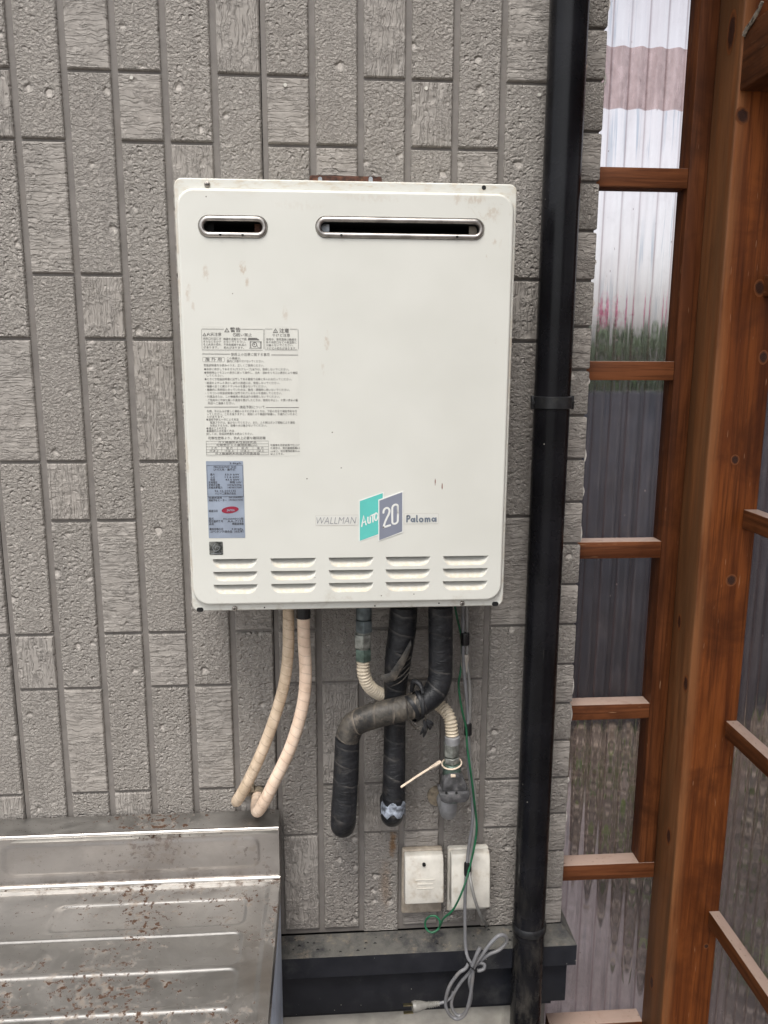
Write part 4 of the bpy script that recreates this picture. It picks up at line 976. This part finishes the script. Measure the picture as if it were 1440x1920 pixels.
MB().tube([Zc(830, 620, yL-.006), Zc(740, 640, yL-.010), Zc(655, 720, yL-.010), Zc(580, 870, yL-.008), Zc(565, 960, yL-.008), Zc(600, 1075, yL-.008), Zc(690, 1128, yL-.010)][0:1]+[Zc(800, 660, yL+.002), Zc(720, 750, yL+.004), Zc(645, 870, yL+.004), Zc(620, 970, yL+.004), Zc(645, 1050, yL+.004), Zc(690, 1090, yL+.002), Zc(745, 1075, yL), Zc(800, 980, yL), Zc(820, 860, yL), Zc(800, 740, yL), Zc(845, 640, yL-.002), Zc(900, 640, yL-.006), Zc(945, 620, yL-.006), Zc(950, 580, yL-.004), Zc(905, 562, yL-.002), Zc(850, 590, yL)], .0032, 10, True, True, True, 7).build('cord_loop', M['cord'], pc)
MB().tube([Zc(825, 600, yL-.012), Zc(850, 540, yL-.014), Zc(878, 470, yL-.014), Zc(908, 408, yL-.012)], .0036, 10, True, True, True, 6).build('cord_end', M['cord'], pc)
MB().tube([Zc(640, 850, yL+.004), Zc(620, 900, yL+.002), Zc(560, 948, yL+.002), Zc(495, 968, yL)], .0030, 10, True, True, True, 6).build('cord_tail', M['cord'], pc)
cc = Zc(830, 590, yL-.006); tw = []
for k in range(13):
    a_ = 2*math.pi*k/12; tw.append(Vector((cc.x+.0085*math.cos(a_)*.8-.002*math.sin(a_), cc.y-.002+.010*math.sin(a_), cc.z+.0075*math.cos(a_)*-.8)))
MB().tube(tw, .0013, 7, True, True, True, 3).build('twist_tie', M['etape'], pc)
a = Zc(500, 968, yL); b = Zc(385, 982, yL)
MB().tube([a, b], .0052, 14, True, True, True, 8).build('strain_relief', M['plug'], pc) if False else None
pts = [a.lerp(b, k/30) for k in range(31)]; mbp = MB(); mbp.tube(pts, [.0042+.0016*k/30 for k in range(31)], 14, True, True, False, None, False, lambda L, r: r*(1+.16*math.cos(2*math.pi*L/.0038))); mbp.build('strain_relief', M['plug'], pc)
e0 = Zc(388, 980, yL); e1 = Zc(230, 1003, yL-.004)
mb = MB(); mb.tube([e0, e0.lerp(e1, .15), e0.lerp(e1, .45), e0.lerp(e1, .8), e1], [.0045, .0058, .0085, .0105, .0095], 16, True, True, True, 5); mb.build('plug', M['plug'], pc)
for dz in (-.0055, .0055):
    mb = MB(); p = e1+Vector((0, dz*.6, dz)); q_ = p+Vector((-.017, -.001, -.002)); mb.box((q_.x, q_.y-.003, q_.z-.0007), (p.x+.002, q_.y+.003, q_.z+.0007)); mb.build('plug_pin', M['pin'], pc)
c2 = [pt(875, 1136, yW+.004), pt(876, 1190, yW), pt(876, 1240, yW-.004), pt(881, 1290, yW-.006), pt(881, 1340, yW), pt(879, 1372, yW+.003), pt(882, 1430, yW-.004), pt(890, 1490, yW-.008), pt(889, 1560, yW-.010), pt(880, 1625, yW-.012), pt(884, 1660, yW-.030), pt(893, 1695, yW-.030), pt(904, 1722, yW-.01), pt(912, 1731, -.012), pt(912, 1736, .004)]
sc_ = thing('signal_cord', 'thinner grey cord beside the power cord, ending behind the right outlet box', 'cord', tuple(c2[0]))
MB().tube(c2, .0029, 10, True, True, True, 6).build('cord_run', M['cord_b'], sc_)
w = [pt(853, 1136, yW+.01), pt(857, 1158, yW+.008), pt(864, 1190, yW+.008), pt(866, 1225, yW+.008), pt(864, 1256, yW-.004), pt(860, 1285, yW-.006), pt(866, 1330, yW-.005), pt(874, 1365, yW-.006), pt(876, 1400, yW-.013), pt(883, 1450, yW-.020), pt(889, 1500, yW-.018), pt(894, 1550, yW-.012), pt(889, 1590, yW-.014), pt(880, 1628, yW-.018),
     pt(868, 1668, yW-.034), pt(850, 1705, yW-.030), pt(832, 1722, yW-.02), pt(824, 1738, -.05), pt(814, 1748, -.05), pt(802, 1745, -.045), pt(797, 1731, -.04), pt(804, 1719, -.04), pt(817, 1718, -.042), pt(825, 1728, -.046), pt(822, 1742, -.05), pt(810, 1749, -.052)]
ew = thing('earth_wire', 'green earth wire running down with a loose coil at its end', 'wire', tuple(w[0])); MB().tube(w, .0019, 8, True, True, True, 6).build('wire_run', M['earth'], ew)
for nm, cx, y0, y1, mat, r_, lab in (('tape_band', 872, 1186, 1209, 'etape', .0078, 'upper black tape band holding the cords together'), ('sleeve', 872, 1226, 1259, 'sleeve', .0076, 'beige tape sleeve round the cords'), ('tape_band', 877.5, 1357, 1378, 'etape', .0068, 'black tape band on the cords beside the gas cock nut'), ('tape_band', 877, 1618, 1641, 'etape', .0070, 'black tape band on the cords in front of the outlet box')):
    yy = yW-.002 if y0 < 1600 else yW-.013
    mb = MB(); a = pt(cx, y0, yy); b = pt(cx, y1, yy); k = MB(); k.tube([a, a.lerp(b, .1), a.lerp(b, .9), b], [r_*.92, r_, r_*1.02, r_*.95], 14, True, True, False)
    mb.add([(v[0], yy+(v[1]-yy)*.75, v[2]) for v in k.v], k.f, True); o = mb.build(nm, M[mat], pc); o['label'] = lab

# ------------------------------------------------------------------ outlet boxes
for (x0, x1, y0, yc, y1), lab, hole in (((754, 830, 1592, 1694, 1711), 'left white outdoor outlet box with a screw hole, stained underneath', True), ((840, 916, 1589, 1703, 1706), 'right white outdoor outlet box half hidden by the cords', False)):
    a = at(x0, (y0+y1)/2, -.02); b = at(x1, (y0+y1)/2, -.02); zt = at((x0+x1)/2, y0, -.012).z; zc = at((x0+x1)/2, yc, -.043).z; zb = at((x0+x1)/2, y1, -.012).z
    t = thing('outlet_box', lab, 'outlet', ((a.x+b.x)/2, 0, zb), 'outdoor outlet boxes')
    w = b.x-a.x
    mb = MB(); mb.box((a.x, -.014, zb), (b.x, .0, zt)); mb.build('base', M['box_in' if hole else 'box'], t, .004, 3)
    mb = MB().prism([(-.0145, zt-.001), (-.028, zt-.003), (-.034, zt-.012), (-.046, zc+.003), (-.045, zc), (-.0145, zc+.004)], 0, a.x+.0035, b.x-.0008)
    cv = mb.build('cover', M['box'], t, .0038, 3)
    if hole:
        p = at(795, 1621, -.036); MB().disc((p.x, -.0385, p.z), .0032, (0, 1, .12), .004, 12).build('screw_hole', M['inside'], cv)
        p = at(797, 1650, -.0395)
        for k, wd in enumerate((.018, .014, .016)):
            zz = p.z-.008*k; yy_ = -.0345-(zt-.012-zz)*.0135/(zt-.012-zc)*.92
            box('moulded_mark', (p.x-wd, yy_-.0006, zz-.0009), (p.x+wd, yy_+.004, zz+.0009), M['box'], cv)

# ------------------------------------------------------------------ downpipe
pxc, pyc = .4645, -.055
dp = thing('downpipe', 'glossy black vertical drain pipe with white drip marks at the right of the heater', 'drain pipe', (pxc, pyc, GZ))
PR = .0295
zj = at(992, 1752, pyc-PR).z
MB().tube([(pxc-.001, pyc, zj-.02), (pxc, pyc, 3.1)], PR, 40, True, True, False).build('upper_pipe', M['downpipe'], dp)
MB().tube([(pxc, pyc, GZ), (pxc, pyc, zj-.006), (pxc, pyc, zj), (pxc, pyc, zj+.002)], [PR-.0006, PR-.0004, PR-.0004, PR-.002], 40, True, True, False).build('lower_pipe', M['downpipe'], dp)
MB().tube([(pxc, pyc, zj-.012), (pxc, pyc, zj-.010), (pxc, pyc, zj+.001), (pxc, pyc, zj+.004)], [PR+.0005, PR+.0022, PR+.0022, PR+.0002], 40, True, True, False).build('joint_ring', M['collar'], dp)
zc0 = at(1030, 768, pyc-PR).z; zc1 = at(1030, 744, pyc-PR).z
cl = MB().tube([(pxc, pyc, zc0), (pxc, pyc, zc0+.0012), (pxc, pyc, zc1-.0012), (pxc, pyc, zc1)], [PR+.0006, PR+.0026, PR+.0026, PR+.0006], 40, True, True, False).build('bracket_band', M['collar'], dp)
for sx in (-1, 1):
    box('bracket_lug', (pxc+sx*(PR+.003)-.0032, pyc-.004, zc0-.001), (pxc+sx*(PR+.003)+.0032, pyc+.004, zc1+.0005), M['collar'], dp, .001)
    MB().disc((pxc+sx*(PR+.0035), pyc-.004, (zc0+zc1)/2), .0024, (0, -1, 0), .004, 8).build('bolt', M['collar'], dp)
box('bracket_arm', (pxc-.008, pyc+PR, zc0+.003), (pxc+.008, .003, zc1-.003), M['collar'], dp)
p = at(1095, 132, pyc); mb = MB(); mb.tube([(p.x-.001, pyc-.004, p.z-.006), (p.x+.001, pyc-.006, p.z+.006)], [.003, .0022], 7, True, True, False); mb.build('paint_lump', M['zip'], dp)

# ------------------------------------------------------------------ steel sink unit
SX, SZ, SY = .0012, .5526, -.06
sk = thing('steel_sink_unit', 'rust speckled stainless steel sink unit with drainer and low splashback', 'sink', (-.45, -.3, GZ))
def sdrr(x, y, x0, x1, y0, y1, r):
    cx, cy = (x0+x1)/2, (y0+y1)/2; qx = abs(x-cx)-(x1-x0)/2+r; qy = abs(y-cy)-(y1-y0)/2+r
    return math.hypot(max(qx, 0), max(qy, 0))+min(max(qx, qy), 0)-r
sst = lambda a, b, v: (lambda t: t*t*(3-2*t))(min(1, max(0, (v-a)/(b-a))))
bl = [(470, 592), (632, 782), (806, 972), (1000, 1150), (1185, 1330), (1370, 1520), (1560, 1700)]
slotsY = []
for ya, yb in bl:
    q0 = atz(200, 1500+ya/2.571+10, SZ).y; q1 = atz(200, 1500+yb/2.571+10, SZ).y; slotsY.append((q0, q1))
xr = atz(1185/2.571, 1500+520/2.571, SZ).x; 
xo = atz(1285/2.571, 1500+480/2.571, SZ).x
yo = atz(1000/2.571, 1500+410/2.571, SZ).y
YF = -.55
def topz(x, y):
    d = sdrr(x, y, -2.0, xo, YF-.5, yo, .02); h = -.003*sst(.005, -.005, d)
    for k, (q0, q1) in enumerate(slotsY):
        d = sdrr(x, y, -2.0 if k else atz(300/2.571, 1500+480/2.571, SZ).x, xr, q1, q0, .014)
        h -= .0024*sst(.0030, -.0030, d)
    h += .0012*mnoise.noise(Vector((x*6, y*6, 1.3)))
    return SZ+h
nx, ny = 230, 260
xs = [-.95+(SX+.95)*(1-(1-i/(nx-1))**1.6) for i in range(nx)]; ys = [SY-.0045+(YF-SY)*(j/(ny-1))**1.15 for j in range(ny)]
mb = MB(); mb.quadsheet([[(x, y, topz(x, y)) for y in ys] for x in xs][::-1])
mb.build('drainer_top', M['steel'], sk)
box('rim_edge', (SX-.0005, YF, SZ-.032), (SX+.0022, SY, SZ+.0008), M['steel'], sk, .0008)
# bright rounded fold where top meets splashback, and the folded top edge
MB().tube([(-.95, SY-.001, SZ+.001), (SX+.001, SY-.001, SZ+.001)], .0048, 14, True, True, False).build('front_fold', M['bright'], sk)
zt = at(300, 1560, SY).z
def bspl(x, z):
    d = sdrr(x, z, at(22/2.571, 1625, SY).x, at(1248/2.571, 1600, SY).x, SZ+.024, zt-.018, .016)
    return SY-.0018*sst(.003, -.003, d)*1.0-.0010*mnoise.noise(Vector((x*5, z*9, 4)))
mb = MB(); zz = [SZ+(zt-SZ)*j/40 for j in range(41)]
mb.quadsheet([[(x, bspl(x, z), z) for z in zz] for x in xs])
mb.build('splashback', M['steel_b'], sk)
MB().tube([(-.95, SY-.0005, zt), (SX, SY-.0005, zt)], .0040, 14, True, True, False).build('top_fold', M['bright'], sk)
box('top_flange', (-.95, SY, zt-.012), (SX, -.006, zt+.0028), M['steel'], sk, .001)
box('splash_end', (SX-.0015, SY-.0035, SZ), (SX+.0004, -.006, zt-.001), M['steel_b'], sk)
box('side_panel', (SX-.016, YF, GZ+.02), (SX+.0005, SY-.0015, SZ-.0325), M['laminate'], sk, .001)
box('cabinet', (-.95, YF+.01, GZ+.02), (SX-.0165, SY-.004, SZ-.04), M['laminate'], sk)
box('plinth', (-.95, YF+.04, GZ), (SX-.02, SY-.01, GZ+.0195), M['gap'], sk)

# ------------------------------------------------------------------ timber screen with corrugated sheets
X1, X2, YP0, YP1 = .7435, .842, -.040, .050
ts = thing('timber_screen', 'reddish brown timber frame clad in clear corrugated sheets right of the house corner', 'screen', ((X1+X2)/2, 0, GZ))
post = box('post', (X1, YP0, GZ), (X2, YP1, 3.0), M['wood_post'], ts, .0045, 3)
YR, SXL = .040, .7095
stz = at(1130, 1621, YR).z+.0006
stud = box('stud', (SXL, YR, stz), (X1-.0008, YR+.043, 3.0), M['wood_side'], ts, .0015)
RAILS = [(314, 352), (677.5, 713), (1016, 1047), (1321, 1349), (1621, 1649), (1920, 1945), (-95, -52)]
for i, (ya, yb) in enumerate(RAILS):
    xm = (1205, 1190, 1160, 1145, 1130, 1120, 1210)[i]
    zt = at(xm, ya, YR).z; zb = at(xm, yb, YR).z
    x1 = SXL-.0006 if i not in (4, 5) else X1-.0008
    box('rail', (.5455, YR, zb), (x1, YR+.035, zt), M['wood_x'], ts, .0012)
    if i == 1:
        pass
# side rails run toward the viewer along the inside of the side sheet
for (xp, ya, yb) in ((1433, 517, 556), (1394, 955, 990), (1360.5, 1351, 1380.5), (1328.8, 1708, 1734.5)):
    a = at(xp, ya, YP0); b = at(xp, yb, YP0)
    box('side_rail', (a.x, -2.6, b.z), (X2-.001, YP0-.0006, a.z), M['wood_y'], ts, .0012)
a = at(1394, 52, YP0); b = at(1389, 172, YP0)
bm_ = box('beam', (a.x+.001, -2.6, b.z), (X2+.03, YP0-.0006, a.z), M['wood_y'], ts, .003)
box('unseen_roof_board', (.60, -2.7, 2.46), (2.6, .14, 2.485), M['wood_y'], ts)  # unseen roof over the frame, added to darken the timber tops
for yq in (-1.05, -2.1): box('post', (X2-.09, yq-.09, GZ), (X2, yq, 3.0), M['wood'], ts, .0045, 3)
# knots
def knot(px, py, plane, rx, rz, parent, face='y'):
    if face == 'y': p = at(px, py, plane); c = (p.x, plane-.0004, p.z); mk = lambda a, s: (c[0]+rx*s*math.cos(a), c[1]-.0003*(1-s), c[2]+rz*s*math.sin(a))
    else: p = atx(px, py, plane); c = (plane-.0004, p.y, p.z); mk = lambda a, s: (c[0]-.0003*(1-s), c[1]+rx*s*math.cos(a), c[2]+rz*s*math.sin(a))
    k = 28; vs = [mk(2*math.pi*i/k, 1.15+.08*math.sin(4*math.pi*i/k+px)) for i in range(k)]+[mk(2*math.pi*i/k, .5) for i in range(k)]+[c if face == 'y' else c]
    fs = [(i, (i+1) % k, k+(i+1) % k, k+i) for i in range(k)]+[(k+i, k+(i+1) % k, 2*k) for i in range(k)]
    if face == 'y': pass
    else: fs = [f[::-1] for f in fs]
    mb = MB(); mb.add(vs, fs); mb.build('knot', M['knot'], parent, attrs={'edge': [1.0]*k+[.35]*k+[0.0]})
for q in ((1392, 217, .0105, .0115), (1424, 540, .009, .012), (1431, 670, .008, .010), (1378, 862, .0065, .0085), (1371, 1088, .0085, .0105), (1324, 1774, .005, .005)): knot(q[0], q[1], YP0, q[2], q[3], post)
for q in ((1274, 1166, .007, .013), (1286, 1282, .009, .014), (1254, 1568, .009, .016), (1222, 1842, .008, .015), (1372, 60, .012, .03)): knot(q[0], q[1], X1, q[2], q[3], post, 'x')
def corr(name, org, d, nrm, length, z0, z1, mat, parent, pitch=.032, amp=.0045, lap=None, phase=0.0, nz=2):
    n = int(length/pitch*14); g = []; va = []; la = []; zz = [z0+(z1-z0)*j/(nz-1) for j in range(nz)] if lap is None else sorted([z0, lap[0]-.001, lap[0]+.001, lap[1]-.001, lap[1]+.001, z1])
    zz = [z for z in zz if z0-1e-6 <= z <= z1+1e-6]
    for i in range(n+1):
        s_ = length*i/n; a_ = 2*math.pi*(s_/pitch)+phase; off = amp*math.sin(a_); row = []
        for z in zz:
            row.append(Vector(org)+Vector(d)*s_+Vector(nrm)*off+Vector((0, 0, z)))
            va.append(max(0, math.sin(a_))**20)
            la.append(1.0 if lap and lap[0] < z < lap[1] else 0.0)
        g.append(row)
    mb = MB(); mb.quadsheet(g); return mb.build(name, M[mat], parent, attrs={'valley': va, 'lap': la})
YS = YR+.043
zl0 = at(1200, 205, YS).z; zl1 = at(1200, 88, YS).z
corr('corrugated_sheet', (.545, YS, 0), (1, 0, 0), (0, 1, 0), .40, GZ+.06, zl1, 'sheet', ts, lap=(zl0, zl1+.01), phase=.6)
corr('corrugated_sheet', (.545, YS+.0022, 0), (1, 0, 0), (0, 1, 0), .40, zl0, 3.0, 'sheet', ts, phase=.6)
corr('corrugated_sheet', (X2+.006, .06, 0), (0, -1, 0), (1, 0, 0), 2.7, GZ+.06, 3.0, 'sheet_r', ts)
# frayed rope on the beam
rp_ = thing('rope_scrap', 'frayed grey rope scrap lying on the dark upper beam', 'rope', tuple(at(1420, 40, -.09)))
q = [at(1404, 60, a.y-.03), at(1412, 46, a.y-.045), at(1420, 36, a.y-.06), at(1430, 24, a.y-.07)]
q = [Vector((X2-.09+.02, -.06, b.z+.06))]*0+[Vector((a.x-.001, -.045-.012*k, a.z-.012+.006*k+.002*math.sin(k*2))) for k in range(5)]
for k in range(3):
    MB().tube([p+Vector((0, .002*math.sin(k*2.1+i), .0025*math.cos(k*1.7+i*1.3))) for i, p in enumerate(q)], .0022, 6, True, True, True, 4).build('strand', M['rope'], rp_)

# ------------------------------------------------------------------ what shows through the sheets
def leaves(name, mat, n, fn, size, kind=None, parent=None, seed=1):
    r = random.Random(seed); V = []; F = []; sh = []
    for i in range(n):
        p, up = fn(r); s_ = size*r.uniform(.6, 1.3)
        a = Vector((r.gauss(0, 1), r.gauss(0, 1), r.gauss(0, 1)*up)).normalized(); b = a.cross(Vector((r.gauss(0, 1), r.gauss(0, 1), r.gauss(0, 1)))).normalized()
        if up == 0: b = a.cross(Vector((r.gauss(0, .25), r.gauss(0, .25), 1))).normalized()
        k = len(V); c = Vector(p)
        V += [tuple(c-a*s_), tuple(c+b*s_*.45), tuple(c+a*s_), tuple(c-b*s_*.45)]; F.append((k, k+1, k+2, k+3)); v = r.random(); sh += [v]*4
    mb = MB(); mb.v = V; mb.f = F; mb.sm = [False]*len(F); mb.uv = [None]*len(F)
    o = mb.build(name, M[mat], parent, attrs={'shade': sh})
    if kind: o['kind'] = kind
    return o
def hedge(r):
    x = r.uniform(-1, 9); y = 6.6+r.uniform(-.5, .5); h = 1.93+.07*math.sin(x*2.1)+.10*math.sin(x*5.3)+.05*math.sin(x*13)
    return (x, y, GZ+.2+(h-.2)*math.sqrt(r.random())), 1
hd = thing('hedge', 'dark green hedge behind the dark fence, seen through the clear corrugated sheet', 'hedge', (4, 6.6, GZ))
leaves('foliage', 'leaf', 15000, hedge, .055, None, hd, 2)
for k in range(10):
    x = -1+k*1.05; MB().tube([(x, 6.6, GZ), (x+.05, 6.62, GZ+.9), (x-.04, 6.6, GZ+1.7)], [.03, .022, .01], 7, True, True, True, 4).build('stem', M['wood_side'], hd)
FX = at(1142, 592, 7.3)
fl_ = thing('flowering_shrub', 'small red flowered shrub above the hedge line beyond the clear sheet', 'shrub', (FX.x, 7.3, GZ))
leaves('blossom', 'flower', 130, lambda r: ((FX.x+r.gauss(0, .07), 7.3+r.gauss(0, .08), FX.z+r.gauss(0, .075)), 1), .04, None, fl_, 9)
MB().tube([(FX.x, 7.3, GZ), (FX.x+.02, 7.3, 1.0), (FX.x, 7.3, FX.z)], [.04, .03, .012], 7, True, True, True, 4).build('stem', M['wood_side'], fl_)
bf = thing('garden_fence', 'dark blue panel fence beyond the clear corrugated sheet', 'fence', (2.0, 2.12, GZ))
for k in range(10):
    x0 = .95+k*.6-.9; box('fence_panel', (x0+.01, 2.12, GZ+.03), (x0+.59, 2.15, GZ+1.53), M['fence'], bf, .004)
    box('fence_post', (x0-.009, 2.105, GZ), (x0+.009, 2.165, GZ+1.56), M['fence'], bf, .003)
leaves('leaf_litter', 'leaf_dry', 3000, lambda r: ((r.uniform(.9, 3.2), r.uniform(.18, 2.1), GZ+.03+abs(r.gauss(0, .012))), 0), .022, 'stuff', None, 4)['label'] = 'dry fallen leaves scattered over the garden soil'
leaves('weeds', 'leaf_low', 900, lambda r: ((r.choice((1.1, 1.3, 1.55, 1.9, 2.3))+r.gauss(0, .09), r.choice((.5, .8, 1.2, 1.6, 2.2))+r.gauss(0, .10), GZ+.03+abs(r.gauss(0, .06))), 1), .026, 'stuff', None, 6)['label'] = 'low green weeds growing on the garden soil'
